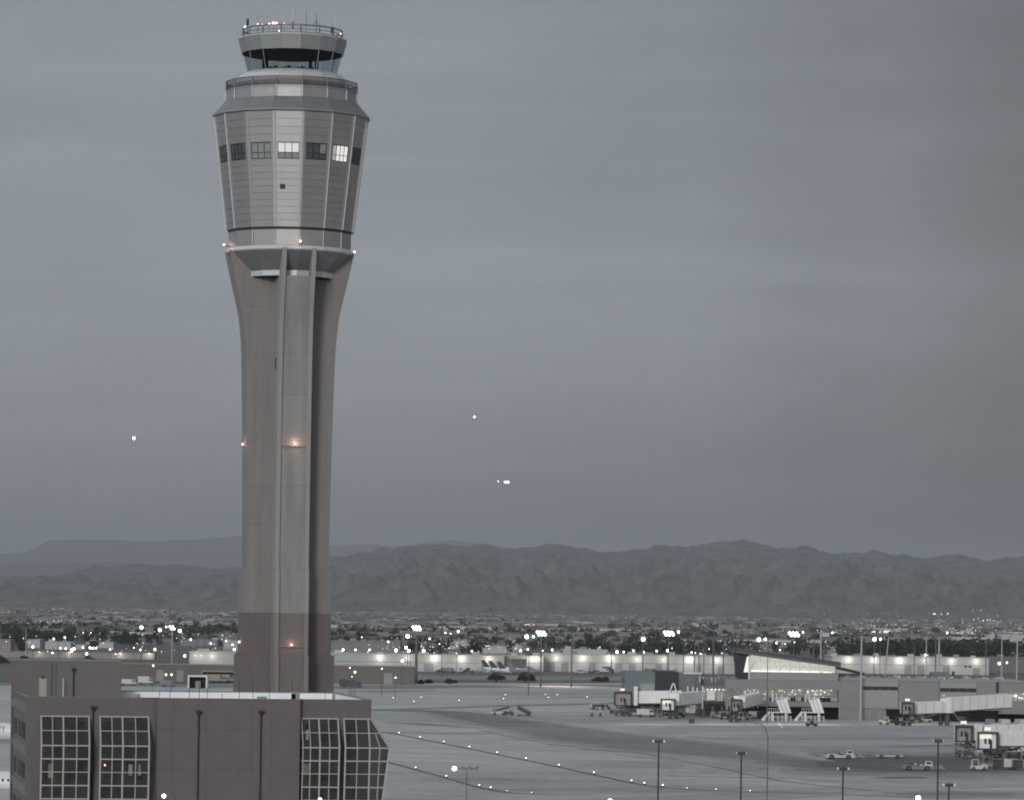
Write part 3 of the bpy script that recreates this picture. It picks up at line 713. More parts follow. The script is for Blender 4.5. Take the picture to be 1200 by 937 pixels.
for xr, dep, wd in ((-3.6, 1.0, .75), (2.45, 2.0, .35), (3.25, 1.2, .35)):
    p = capt(xr, dep, 0); MB().box(p.x - wd / 2, p.x + wd / 2, p.y - .3, p.y + .3, 100.46, 102.96).build('cab_column', M_black, tower)
for i in range(12):
    p = capt(-3.4 + i * .60, -3.6 + .12 * abs(i - 5), 0); h_ = .45 + .22 * ((i * 7) % 3)
    MB().box(p.x - .24, p.x + .24, p.y - .15, p.y + .15, 100.46, 100.62 + h_ * .55).build('console_screen', M_black, tower)
# roof railing, aerials, lamps
rl = MB()
for k in range(NF): rl.tube(ringp(6.72, 105.0, k), ringp(6.72, 106.2, k), .11, n=6)
for zz, rr_ in ((106.15, .10), (105.62, .05), (105.18, .05)):
    for k in range(NF): rl.tube(ringp(6.72, zz, k - 1), ringp(6.72, zz, k), rr_, n=5)
rl.build('roof_railing', M_grey, tower)
def aerial(xz, top, bot, r_, m, dep=0.0, extra=None):
    xr = (xz - 617) / 5.455 / 8.77; z1 = 30 + (705 - top / 5.455) / 8.77
    z0 = 105.0
    b_ = MB(); b_.tube(capt(xr, dep, z0), capt(xr, dep, z1), r_, r_ * .6, n=5)
    if extra == 'blob': b_.tube(capt(xr, dep, z1 - .9), capt(xr, dep, z1 - .1), r_ * 2.6, n=6)
    if extra == 'vee':
        for s_ in (-1, 1): b_.tube(capt(xr, dep, z1 - 1.0), capt(xr + s_ * .45, dep, z1 - 1.5), .03, n=4)
    b_.build('aerial', m, tower)
aerial(328, 112, 0, .07, M_dark, 2, 'blob'); aerial(395, 88, 0, .035, M_grey, 1); aerial(615, 72, 0, .07, M_white, -3); aerial(702, 80, 0, .035, M_dark, -2)
aerial(767, 92, 0, .05, M_dark, -1, 'vee'); aerial(870, 158, 0, .08, M_dark, 1, 'blob'); aerial(890, 108, 0, .05, M_white, 1); aerial(922, 122, 0, .03, M_grey, 2); aerial(316, 150, 0, .06, M_white, 2); aerial(884, 150, 0, .06, M_dark, 3)
red_mast = MB(); red_mast.tube(capt(0, -3, 106), capt(0, -3, 107), .12, n=6); red_mast.build('aerial_base', mat('red_paint', (.16, .06, .055), .6), tower)
for xz, yz, rr_, m in ((312, 180, .16, M_lampb), (343, 178, .10, M_lampb), (393, 160, .10, M_red), (423, 163, .10, M_red), (467, 157, .14, M_red), (493, 153, .26, M_red), (512, 154, .26, M_red), (562, 155, .12, M_red), (667, 160, .06, M_red), (905, 185, .13, M_red), (922, 212, .14, M_red), (531, 200, .12, M_lampw)):
    xr = (xz - 617) / 5.455 / 8.77; dep = -math.sqrt(max(0, 6.6 ** 2 - xr ** 2)) if yz > 185 else 0
    z = 30 + (705 - yz / 5.455) * (541 + dep) / 541 / 8.77
    lo = MB().ball(capt(xr, dep, z), rr_ * .62, 8, 5).build('roof_lamp', m, tower)
    if z > 105.2: MB().tube(capt(xr, dep, 105.0), capt(xr, dep, z - rr_), .035, n=4).build('stem', M_grey, lo)
# obstruction lamps on brackets
def obst(p, out_, power=60):
    p = Vector(p); lo = MB().ball(p, .13, 8, 5).build('obstruction_light', M_red, tower)
    MB().bar(p - out_ * .5 - Vector((0, 0, .2)), p - Vector((0, 0, .2)), .2, .12).build('bracket', M_dark, lo)
    lamp(tower, p + out_ * .1 + Vector((0, 0, .02)), power, (1, .55, .45), .1)
fy = Vector((0, -1, 0)); fx = Vector((1, 0, 0))
for zz in (50.72, 24.2): MB().box(-HW + FT + .01, HW - FT - .01, -reach(zz) + .05, -reach(zz) + .32, zz - .14, zz).build('streak_ledge', M_fin if zz > 30 else M_find, tower)  # bars added between the fins to catch the lamp glow as a horizontal streak
obst((.15, -reach(50.9) + .02, 50.9), fy, 95); obst((-reach(50.9) - .25, 0.0, 50.9), -fx, 70)
obst((.0, -reach(24.5) - .02, 24.35), fy, 42); obst((-reach(24.5) - .15, 0, 24.6), -fx, 16)
obst(ringp(8.75, 77.4, 0), fy, 34); obst(ringp(8.85, 77.4, 12), -fx, 34); obst(ringp(8.8, 77.0, 4), fx, 20)

# ================================================================== OFFICE BUILDING IN FRONT
ZR = 19.45
pA, pB, pF = PZ(13, 807.4, ZR), PZ(31, 815.3, ZR), PZ(394, 810.8, ZR)
FE = Vector((.987, .16, 0)).normalized(); FN = Vector((FE.y, -FE.x, 0))
def along(px, off=0.0):                     # point of the front line (set forward by off) seen at px
    k_ = UV(px, 815)[0] / FOC; P0 = flatv(pB) + FN * off
    t_ = (k_ * P0.y - P0.x) / (FE.x - k_ * FE.y); return P0 + FE * t_
def flatv(p): return Vector((p.x, p.y, 0))
pC1, pC2, pD1, pD2, pE = along(182), along(185, .9), along(352, .9), along(353.5), along(435.5)
office = thing('office_building', 'brown office block with glazed bays and white lined roof in front of the tower', 'building', (pB.x, pB.y, 0))
O0 = Vector((pB.x, pB.y, 0))
poly = [Vector((p.x, p.y, 0)) - O0 for p in (pB, pC1, pC2, pD1, pD2, pE, pF, pA)]
wl = MB(); n = len(poly)
# walls stand as separate faces round a closed body; lift joints every storey
cx = sum((p.x for p in poly)) / n; cyy = sum((p.y for p in poly)) / n
ctr = Vector((cx, cyy, 0))
def inset(poly_, d):
    res = []
    for i in range(len(poly_)):
        p0, p1, p2 = poly_[i - 1], poly_[i], poly_[(i + 1) % len(poly_)]
        d1 = (p1 - p0).normalized(); d2 = (p2 - p1).normalized()
        n1 = Vector((-d1.y, d1.x, 0)); n2 = Vector((-d2.y, d2.x, 0)); b_ = (n1 + n2)
        if b_.length < .1: b_ = n1
        b_.normalize(); k_ = d / max(.35, b_.dot(n1)); res.append(p1 + b_ * k_)
    return res
levels = [0, 3.1, 7.4, 11.7, 16.0, ZR - .12]
inn = inset(poly, .35)
for i in range(len(levels) - 1):
    s = MB(); a, b = levels[i] + (.02 if i else 0), levels[i + 1]
    inn2 = inset(poly, .04)
    s.prism([(p.x, p.y) for p in poly], a, min(b, ZR - 1.1)) if i < 4 else None
    if i == 4: s.prism([(p.x, p.y) for p in poly], a, ZR - 1.1)
    s.build('wall', M_brick, office)
s = MB(); s.prism([(p.x, p.y) for p in inset(poly, .05)], .5, ZR - 1.2); s.build('joint_backing', M_dark, office)
s = MB(); s.prism([(p.x, p.y) for p in inset(poly, .36)], ZR - 1.098, ZR - 1.05); s.build('roof_deck', M_membrane, office)
for i in range(n):           # parapet: brown outside, white inside, dark cap
    j = (i + 1) % n; a, b, c, d = poly[i], poly[j], inn[j], inn[i]
    s = MB(); m_ = [(a + d) / 2, (b + c) / 2]
    s.hexa([Vector((p.x, p.y, ZR - 1.095)) for p in (a, b, m_[1], m_[0])], [Vector((p.x, p.y, ZR - .1)) for p in (a, b, m_[1], m_[0])])
    po = s.build('parapet', M_brick, office)
    s = MB(); s.hexa([Vector((p.x, p.y, ZR - 1.04)) for p in (m_[0], m_[1], c, d)], [Vector((p.x, p.y, ZR - .101)) for p in (m_[0], m_[1], c, d)]); s.build('parapet_lining', M_membrane, po)
    o2, i2 = inset(poly, -.04), inset(poly, .39)
    s = MB(); s.hexa([Vector((p.x, p.y, ZR - .098)) for p in (o2[i], o2[j], i2[j], i2[i])], [Vector((p.x, p.y, ZR)) for p in (o2[i], o2[j], i2[j], i2[i])])
    s.build('coping', M_grey, po)
# facade frames: origin at foot, e along the wall (to the right), nrm outwards
def wallframe(a, b):
    e_ = (b - a); ln = e_.length; e_ = e_ / ln; nr = Vector((e_.y, -e_.x, 0)); return a, e_, nr, ln
def on_wall(fr, px, py):     # where the sight line through px,py meets that wall; returns s along, z
    a, e_, nr, ln = fr; u, v = UV(px, py); dr_ = Vector((u / FOC, 1, 0)); A_ = a + O0
    t = (A_.dot(nr)) / dr_.dot(nr); P = dr_ * t; return (P - A_).dot(e_), CAMH - v * t / FOC
F1 = wallframe(poly[0], poly[1]); F2 = wallframe(poly[2], poly[3]); F3 = wallframe(poly[4], poly[5]); FL = wallframe(poly[7], poly[0]); FR = wallframe(poly[5], poly[6])
def W(fr, s_, o_, z): a, e_, nr, ln = fr; v = a + e_ * s_ + nr * o_; return Vector((v.x, v.y, z))
def wbox(q, fr, s0, s1, o0, o1, z0, z1):
    q.hexa([W(fr, s0, o0, z0), W(fr, s0, o1, z0), W(fr, s1, o1, z0), W(fr, s1, o0, z0)], [W(fr, s0, o0, z1), W(fr, s0, o1, z1), W(fr, s1, o1, z1), W(fr, s1, o0, z1)])
ZTOP, ZKN = 17.34, 14.24
hor = [(ZKN, 1), (12.8, 1), (11.38, 0), (9.93, 1), (8.48, 1), (7.08, 0), (5.63, 1), (4.18, 1), (2.7, 0), (.9, 1)]
def offz(z): return 1.8 * (ZTOP - z) / (ZTOP - ZKN) if z > ZKN else 1.8 - .112 * (ZKN - z)
M_baygs = [M_bayg, glass('bay_glass_clear', (.8, .79, .78), .62, .05, (.05, .048, .045)), glass('bay_glass_smoked', (.5, .49, .48), .30, .12, (.045, .043, .041))]
brr = random.Random(5)
def bay(fr, s0, s1, cols, lits, corner=0.0):
    s_ = MB()
    def edge(c, z):  # corner bay widens with its projection on the last column
        return c + (offz(z) * corner if c == s1 and corner else 0)
    zs = [(ZTOP, 1), (15.82, 0)] + hor
    bo = None
    fr_m = MB()
    for z, thick in zs:
        o_ = offz(z); t_ = .072 if thick else .045
        fr_m.bar(W(fr, s0 - .1, o_ + .02, z), W(fr, edge(s1, z) + .1, o_ + .02, z), t_ * 2, t_ * 2)
        if not corner:
            for ss in (s0, s1): fr_m.bar(W(fr, ss, 0, z), W(fr, ss, o_, z), .1, .1)
        elif z < ZTOP:
            fr_m.bar(W(fr, edge(s1, z), o_, z), W(fr, edge(s1, z), -1.5, z), .1, .1)
    zk = [ZTOP, ZKN, .9]
    for ci, (c, thick) in enumerate(cols):
        t_ = .085 if thick else .05
        for za, zb in zip(zk, zk[1:]):
            fr_m.bar(W(fr, edge(c, za), offz(za) + .03, za), W(fr, edge(c, zb), offz(zb) + .03, zb), t_ * 2, t_ * 1.6)
    bo = fr_m.build('glazed_bay', M_frame, office)
    for (z1_, _), (z0_, _) in zip(zs, zs[1:]):
        for (c0, _), (c1, _) in zip(cols, cols[1:]):
            o1, o0 = offz(z1_), offz(z0_)
            p = MB(); p.face([W(fr, edge(c0, z0_) + .05, o0, z0_ + .04), W(fr, edge(c1, z0_) - .05, o0, z0_ + .04), W(fr, edge(c1, z1_) - .05, o1, z1_ - .04), W(fr, edge(c0, z1_) + .05, o1, z1_ - .04)])
            p.build('pane', M_baygd if corner and c1 > s1 - .5 else brr.choice(M_baygs), bo)
        if not corner:
            for ss in (s0, s1):
                p = MB(); p.face([W(fr, ss, .02, z0_), W(fr, ss, offz(z0_) - .03, z0_), W(fr, ss, offz(z1_) - .03, z1_ ), W(fr, ss, .02, z1_)]); p.build('side_pane', M_bayg, bo)
        else:
            p = MB(); p.face([W(fr, edge(s1, z0_), offz(z0_) - .03, z0_), W(fr, edge(s1, z0_), -1.5, z0_), W(fr, edge(s1, z1_), -1.5, z1_), W(fr, edge(s1, z1_), offz(z1_) - .03, z1_)]); p.build('side_pane', M_baygd, bo)
            p = MB(); p.face([W(fr, s0, .02, z0_), W(fr, s0, offz(z0_) - .03, z0_), W(fr, s0, offz(z1_) - .03, z1_), W(fr, s0, .02, z1_)]); p.build('side_pane', M_bayg, bo)
    # inner windows on the wall behind the glass
    wd = s1 - s0
    for f_, zc in enumerate((14.9, 10.6, 6.3, 2.0)):
        for a_, b_ in ((.10, .26), (.55, .90)):
            iw = MB(); wbox(iw, fr, s0 + wd * a_, s0 + wd * b_, .002, .06, zc, zc + 1.9)
            iw.build('inner_window', M_winb, bo)
    for (a_, b_, z0_, z1_, m) in lits:
        iw = MB(); wbox(iw, fr, s0 + wd * a_, s0 + wd * b_, .07, .10, z0_, z1_); iw.build('lit_inner_window', m, bo)
    return bo
def sx(fr, px, py=838): return on_wall(fr, px, py)[0]
S1 = [sx(F1, p) for p in (48.2, 61.4, 74.1, 89.6, 104.2)]
bay(F1, S1[0], S1[-1], [(S1[0], 1), (S1[1], 0), (S1[2], 1), (S1[3], 0), (S1[4], 1)], [(.16, .27, 10.7, 12.2, M_litd)])
S2 = [sx(F1, p) for p in (117.2, 131, 143.4, 158.6, 174)]
bay(F1, S2[0], S2[-1], [(S2[0], 1), (S2[1], 0), (S2[2], 1), (S2[3], 0), (S2[4], 1)], [(.60, .68, 11.0, 12.2, M_litd), (.8, .86, 11.0, 12.2, M_litd), (.10, .13, 12.0, 12.2, M_red)])
S3 = [sx(F3, p) for p in (353.5, 362.3, 373.5, 384.8, 396)]
bay(F3, S3[0], S3[-1], [(S3[0], 0), (S3[1], 0), (S3[2], 1), (S3[3], 0), (S3[4], 1)], [(.05, .26, 11.2, 12.4, M_litd), (.12, .20, 15.0, 16.1, M_litd)])
S4 = [sx(F3, p) for p in (403, 417, 431.5, 435.3)]
bay(F3, S4[0], S4[-1], [(S4[0], 1), (S4[1], 0), (S4[2], 1), (S4[3], 1)], [], corner=1.0)
# thin mullion dividing the widening corner panes, and the corner bay's solid return
cm = MB(); za = 15.6
cm.bar(W(F3, S4[3] + .35, offz(15.82) + .03, 15.82), W(F3, S4[3] + .75, offz(ZKN) + .03, ZKN), .1, .1)
cm.bar(W(F3, S4[3] + .75, offz(ZKN) + .03, ZKN), W(F3, S4[3] + .35, offz(.9) + .03, .9), .1, .1); cm.build('corner_mullion', M_frame, office)
# down pipes with conductor heads
def pipe(fr, px, ytop, o_=.12):
    s_, z = on_wall(fr, px, ytop)
    p = MB(); p.tube(W(fr, s_, o_, 0), W(fr, s_, o_, z), .09, n=8)
    for k in range(5): p.tube(W(fr, s_, o_, 1 + k * 3.9), W(fr, s_, o_, 1.15 + k * 3.9), .12, n=8)
    po = p.build('downpipe', M_dark, office)
    h = MB(); h.hexa([W(fr, s_ + a, b, z - .35) for a, b in ((-.1, .02), (-.1, .22), (.1, .22), (.1, .02))], [W(fr, s_ + a, b, z + .05) for a, b in ((-.28, .02), (-.28, .42), (.28, .42), (.28, .02))])
    h.hexa([W(fr, s_ + a, b, z + .05) for a, b in ((-.32, .02), (-.32, .46), (.32, .46), (.32, .02))], [W(fr, s_ + a, b, z + .2) for a, b in ((-.32, .02), (-.32, .46), (.32, .46), (.32, .02))])
    h.build('conductor_head', M_dark, po)
pipe(F1, 109.2, 829); pipe(F2, 232.9, 834); pipe(F2, 306, 834)
# shallow vertical pier joints on the middle wall
for px in (203, 242, 295, 318):
    s_, _ = on_wall(F2, px, 850); q = MB(); wbox(q, F2, s_ - .012, s_ + .012, -.1, .004, .2, ZR - .3); q.build('wall_joint', M_dark, office)
# left wall: slot windows, tall slit and pale spandrels per storey
for f_ in range(5):
    dz = -4.29 * f_
    s0, _ = on_wall(FL, 15.0, 845)
    if 17.6 + dz > 0.3:
        q = MB(); wbox(q, FL, s0 - 1.0, s0 + .6, -.2, .012, max(.3, 14.2 + dz), 17.6 + dz); q.build('tall_window', M_black, office)
        for px in (17.4, 19.3, 22.9, 25.2, 27.4, 29.1):
            s_, _ = on_wall(FL, px, 848); q = MB(); wbox(q, FL, s_ - .85, s_ + .85, -.2, .014, max(.3, 14.75 + dz), 16.5 + dz); q.build('slot_window', M_black, office)
        sA, sB = on_wall(FL, 15.5, 865)[0], FL[3] - .3
        q = MB(); wbox(q, FL, sA, sB, -.2, .03, max(.2, 13.0 + dz), max(.4, 14.1 + dz)); q.build('spandrel', M_brickl, office)
q = MB(); wbox(q, FL, 1.5, FL[3] - .3, -.2, .03, 17.7, 18.7); q.build('spandrel', M_brickl, office)
# penthouse
pd0 = 452.0
q0, q1 = along(12.9, -28), along(142.2, -28); ztp = PD(80, 774.6, q0.y + 1).z
a_, b_ = Vector((q0.x, q0.y, 0)) - O0, Vector((q1.x, q1.y, 0)) - O0
FP = wallframe(a_, b_)
s = MB(); s.hexa([W(FP, 0, 0, ZR - 1.04), W(FP, FP[3], 0, ZR - 1.04), W(FP, FP[3], -8, ZR - 1.04), W(FP, .8, -8, ZR - 1.04)], [W(FP, 0, 0, ztp), W(FP, FP[3], 0, ztp), W(FP, FP[3], -8, ztp), W(FP, .8, -8, ztp)])
ph = s.build('penthouse', M_brick, office)
s = MB(); wbox(s, FP, -.08, FP[3] + .08, -8.08, .08, ztp + .002, ztp + .16); s.build('coping', M_grey, ph)
s_, z_ = on_wall(FP, 50.3, 797); s = MB(); wbox(s, FP, s_ - .43, s_ + .43, 0, .05, ZR - 1.0, z_ + .3); s.build('door', M_door, ph)
for dpx in (-.9, .9):
    s_, z_ = on_wall(FP, 50.3 + dpx, 793.2); s = MB(); wbox(s, FP, s_ - .06, s_ + .06, 0, .2, z_ - .12, z_ + .12); s.build('wall_light', M_dark, ph)
for px in (60.5, 61.6, 63.6, 65.8):
    s_, z_ = on_wall(FP, px, 776); s = MB(); s.tube(W(FP, s_, .06, ZR - 1), W(FP, s_, .06, ztp - .05), .035, n=5); s.build('conduit', M_grey if px != 63.6 else M_strip, ph)
s_, z_ = on_wall(FP, 73.7, 794); MB().tube(W(FP, s_, .9, ZR - 1), W(FP, s_, .9, z_), .05, n=6).build('vent_pipe', M_white, office)
s_, z_ = on_wall(FP, 86.4, 784.5); pp = MB(); pp.tube(W(FP, s_, .1, ZR - 1), W(FP, s_, .1, z_), .08); pp.hexa([W(FP, s_ + a, b, z_ - .3) for a, b in ((-.1, .02), (-.1, .22), (.1, .22), (.1, .02))], [W(FP, s_ + a, b, z_ + .2) for a, b in ((-.28, .02), (-.28, .42), (.28, .42), (.28, .02))]); pp.build('downpipe', M_dark, ph)
# roof furniture of the office
def roof_at(px, d): p = PD(px, 815, d); return Vector((p.x, p.y, 0)) - O0
for px, ytop in ((222, 806), (233.5, 801), (242.8, 806), (280.4, 800), (315.6, 801), (296.4, 795), (342.4, 797), (260, 812), (381, 809), (187, 810), (199, 808), (350, 802)):
    d = 466.0; p = roof_at(px, d); zt_ = PD(px, ytop, d).z
    MB().tube((p.x, p.y, ZR - 1.05), (p.x, p.y, zt_), .035, n=5).build('lightning_rod', M_dark, office)
for px, w_, h_ in ((346.5, .9, 1.35), (344, .5, 1.1), (307, 1.1, .75), (160, .8, .85), (391, .3, 1.2)):
    p = roof_at(px, 463); MB().box(p.x - w_ / 2, p.x + w_ / 2, p.y - .4, p.y + .4, ZR - 1.05, ZR - 1.05 + h_).build('roof_unit', M_grey, office)
ra = MB()
p0, p1 = roof_at(335, 470), roof_at(350, 470)

# ================================================================== GENERAL BUILDINGS
M_tw = mat('terminal_grey_panel', (.245, .25, .255), .7, .05, .05, .3, rnd=.02)
M_tl = mat('terminal_light_panel', (.315, .315, .31), .7, .05, .05, .3, rnd=.02)
M_tb = mat('terminal_blue_grey', (.155, .18, .195), .7, 0, .06, .3)
M_tk = mat('terminal_black_panel', (.022, .024, .028), .6, 0, .1, .3)
M_wh = mat('warehouse_white', (.46, .46, .45), .75, 0, .08, .08, rnd=.03)
M_wd = mat('warehouse_door', (.27, .275, .28), .7, 0, .06, .4)
M_tan = mat('tan_block_wall', (.30, .28, .258), .9, 0, .08, .08)
M_brw = mat('brown_block_wall', (.165, .15, .138), .9, 0, .10, .06)
M_peach = mat('peach_wall', (.29, .265, .25), .9, 0, .06, .1)
M_roofd = mat('dark_roof_metal', (.065, .068, .075), .5, .2, .1, .5); M_roofe = mat('roof_edge_metal', (.12, .125, .135), .5, .3, .1, .5)
M_vgx = mat('equipment_grey', (.13, .125, .12), .7, 0, .5, .9)
M_hood = mat('cab_hood_rubber', (.065, .066, .07), .8, 0, .2, 1)
M_tyre = mat('tyre', (.02, .02, .02), .9)
M_bwht = mat('bridge_white_paint', (.80, .80, .79), .6, 0, .10, .4, rnd=.03)
M_bgry = mat('bridge_underside', (.12, .12, .12), .8, 0, .12, .6)
M_hall = emit('lit_hall_interior', (1, .985, .87), .60)
M_hallb = emit('hall_ceiling_light', (1, .97, .88), 1.3)
M_hallg = glass('hall_glazing', (.95, .96, .95), .90, .1)
M_tglow = emit('lit_gate_lounge', (1, .93, .80), .11)
M_tspot = emit('gate_lounge_light', (1, .94, .84), 1.2)

def loc_of(px, py, d): p = PD(px, py, d); return p
def shed(name, label, cat, px0, px1, ytop, d, depth, wallm, group=None, roofm=None, doors=(), lamps=(), vents=0, h=None, lampz=.72, band=True, windows=()):
    """a long low building seen broadside; px0..px1 and ytop surveyed on its near wall at distance d"""
    a, b = PD(px0, ytop, d), PD(px1, ytop, d); z = h or PD((px0 + px1) / 2, ytop, d).z
    x0, x1 = a.x, b.x; cx = (x0 + x1) / 2; hw = (x1 - x0) / 2
    t = thing(name, label, cat, (cx, d, 0), 0, group)
    MB().box(-hw, hw, 0, depth, 0, z - .35).build('wall', wallm, t)
    r = MB(); r.box(-hw - .3, hw + .3, -.3, depth + .3, z - .348, z); ro = r.build('roof', roofm or M_wh, t)
    rr = random.Random(int(px0 * 7 + px1))
    for i in range(vents):
        vx = -hw + 2 * hw * (i + .5 + rr.uniform(-.3, .3)) / vents; s_ = rr.uniform(.8, 2.2)
        MB().box(vx - s_, vx + s_, depth * .3, depth * .3 + 2, z + .003, z + rr.uniform(.7, 1.6)).build('roof_unit', M_wd if i % 2 else wallm, ro)
    if band: MB().box(-hw + .2, hw - .2, -.06, .0, z * .52, z * .56).build('wall_band', M_wd, t)
    for (p0, p1, hh) in doors:
        u0, u1 = PD(p0, ytop + 15, d).x - cx, PD(p1, ytop + 15, d).x - cx
        MB().box(u0, u1, -.14, .05, .01, hh).build('roller_door', M_wd, t)
    for (p0, p1, z0_, z1_) in windows:
        u0, u1 = PD(p0, ytop + 15, d).x - cx, PD(p1, ytop + 15, d).x - cx
        MB().box(u0, u1, -.12, .05, z0_, z1_).build('window', M_win, t)
    for p in lamps:
        pw = 1.0
        if isinstance(p, tuple): p, pw = p
        ux = PD(p, ytop + 6, d).x - cx
        lo = MB(); lo.box(ux - .3, ux + .3, -.4, -.1, z * lampz + .9, z * lampz + 1.2); lo = lo.build('wall_lamp', M_wd, t)
        MB().box(ux - .28, ux + .28, -.38, -.12, z * lampz + .66, z * lampz + .895).build('lamp_lens', M_wlamp, lo)
        lamp(t, (ux, -2.0, z * lampz + .55), 330 * (pw + .2) / 1.2, (1, .93, .80), .3)
    return t, z

# white cargo warehouses
shed('warehouse', 'long white warehouse with glowing wall lamps just right of the tower', 'warehouse', 222, 591, 765.5, 1802, 45, M_wh, 'white cargo warehouses',
     doors=((497, 508, 3.6), (564, 570, 3.4), (576, 586, 3.4)), lamps=((249, 1), (445, 1.2), (477, .5), (509, 1.6), (541, 1.3), (573, 1.1)), vents=14,
     windows=((518, 525, 1.0, 1.8), (531, 538, 1.0, 1.8), (546, 551, 1.0, 1.8)))
shed('warehouse', 'white warehouse with a raised roof block behind the blue grey end of the terminal', 'warehouse', 636, 861, 767.5, 1849, 50, M_wh, 'white cargo warehouses',
     doors=((642, 650, 4), (658, 666, 4), (690, 698, 4.2), (721, 729, 4.2), (737, 745, 4), (768, 776, 4), (816, 822, 3.6), (841, 848, 3.6)), lamps=((652, .8), (683, 1.1), (715, 2.0), (747, .9), (778, .7), (808, 1.6), (840, 1.1)), vents=10)
shed('warehouse_block', 'raised white block on the roof line of the middle warehouse', 'warehouse', 660, 712, 761.0, 1880, 30, M_wh, None, vents=3, band=False)
shed('warehouse', 'white warehouse at the right in front of the dark trees', 'warehouse', 975, 1159, 769.5, 1918, 45, M_wh, 'white cargo warehouses',
     doors=((1060, 1068, 4), (1075, 1083, 4), (1105, 1113, 4), (1140, 1148, 3.4)), lamps=((994, 1.1), (1024, 1.3), (1054, 1.7), (1084, .6), (1115, .8), (1144, .9)), vents=9, windows=((1130, 1133, 3.6, 4.4), (1135, 1138, 3.6, 4.4)))
shed('warehouse', 'short white building with three slim lit wall lamps between two long warehouses', 'warehouse', 592, 637, 768, 1835, 25, M_wh, 'white cargo warehouses', lamps=((620, .5), (626, .7), (632, .5)), vents=3)
shed('shed', 'brown block building in front of the short white warehouse', 'shed', 599, 617, 772, 1800, 12, M_brw, None, M_brw, band=False)
shed('hangar_wall', 'long brown block wall building with white doors right of the tower', 'hangar', 384, 486, 779.5, 1500, 8, M_brw, None, M_tan, band=False, doors=((450, 460, 4.2),))
shed('hangar_wall', 'long brown block wall building with white doors behind the office roof at the left', 'hangar', 141, 277, 777.5, 1500, 8, M_brw, None, M_tan, band=False, doors=((183, 192, 4.2), (207, 215, 4.2)))
shed('hangar', 'tall white lit building with columns at the left beside the tower', 'hangar', 222, 276, 763, 1700, 30, M_wh, None, band=False, vents=2, lamps=((229, .15), (236, .1), (249, .5)))
# the two white doors are brighter than the brown wall
# smaller shelters by the airfield edge
def shelter(name, label, px0, px1, ytop, ybot, m, open_=True, group=None):
    d = PZ((px0 + px1) / 2, ybot).y; a, b = PD(px0, ytop, d), PD(px1, ytop, d); z = PD((px0 + px1) / 2, ytop, d).z; hw = (b.x - a.x) / 2
    t = thing(name, label, 'shelter', ((a.x + b.x) / 2, d, 0), 0, group)
    MB().box(-hw, hw, 0, 7, z - .5, z).build('roof', m, t)
    for sx_ in (-hw, hw - .5): MB().box(sx_, sx_ + .5, .02, 6.9, 0, z - .502).build('side_wall', m, t)
    MB().box(-hw + .5, hw - .5, 6.3, 6.85, 0, z - .503).build('back_wall', M_dark, t)
    MB().box(-.9, .9, 2, 4, 0, z * .55).build('stored_crate', M_tan, t)
    return t
shelter('open_shelter', 'small white box shelter with a dark open front behind the office roof', 220, 243, 791, 806, M_white)
shelter('carport', 'long low open carport with parked trucks just left of the tower foot', 236, 275, 785.5, 799, M_tan)
shelter('gate_house', 'white gate house with a dark doorway on the brown wall right of the tower', 414, 426, 790, 800, M_white)

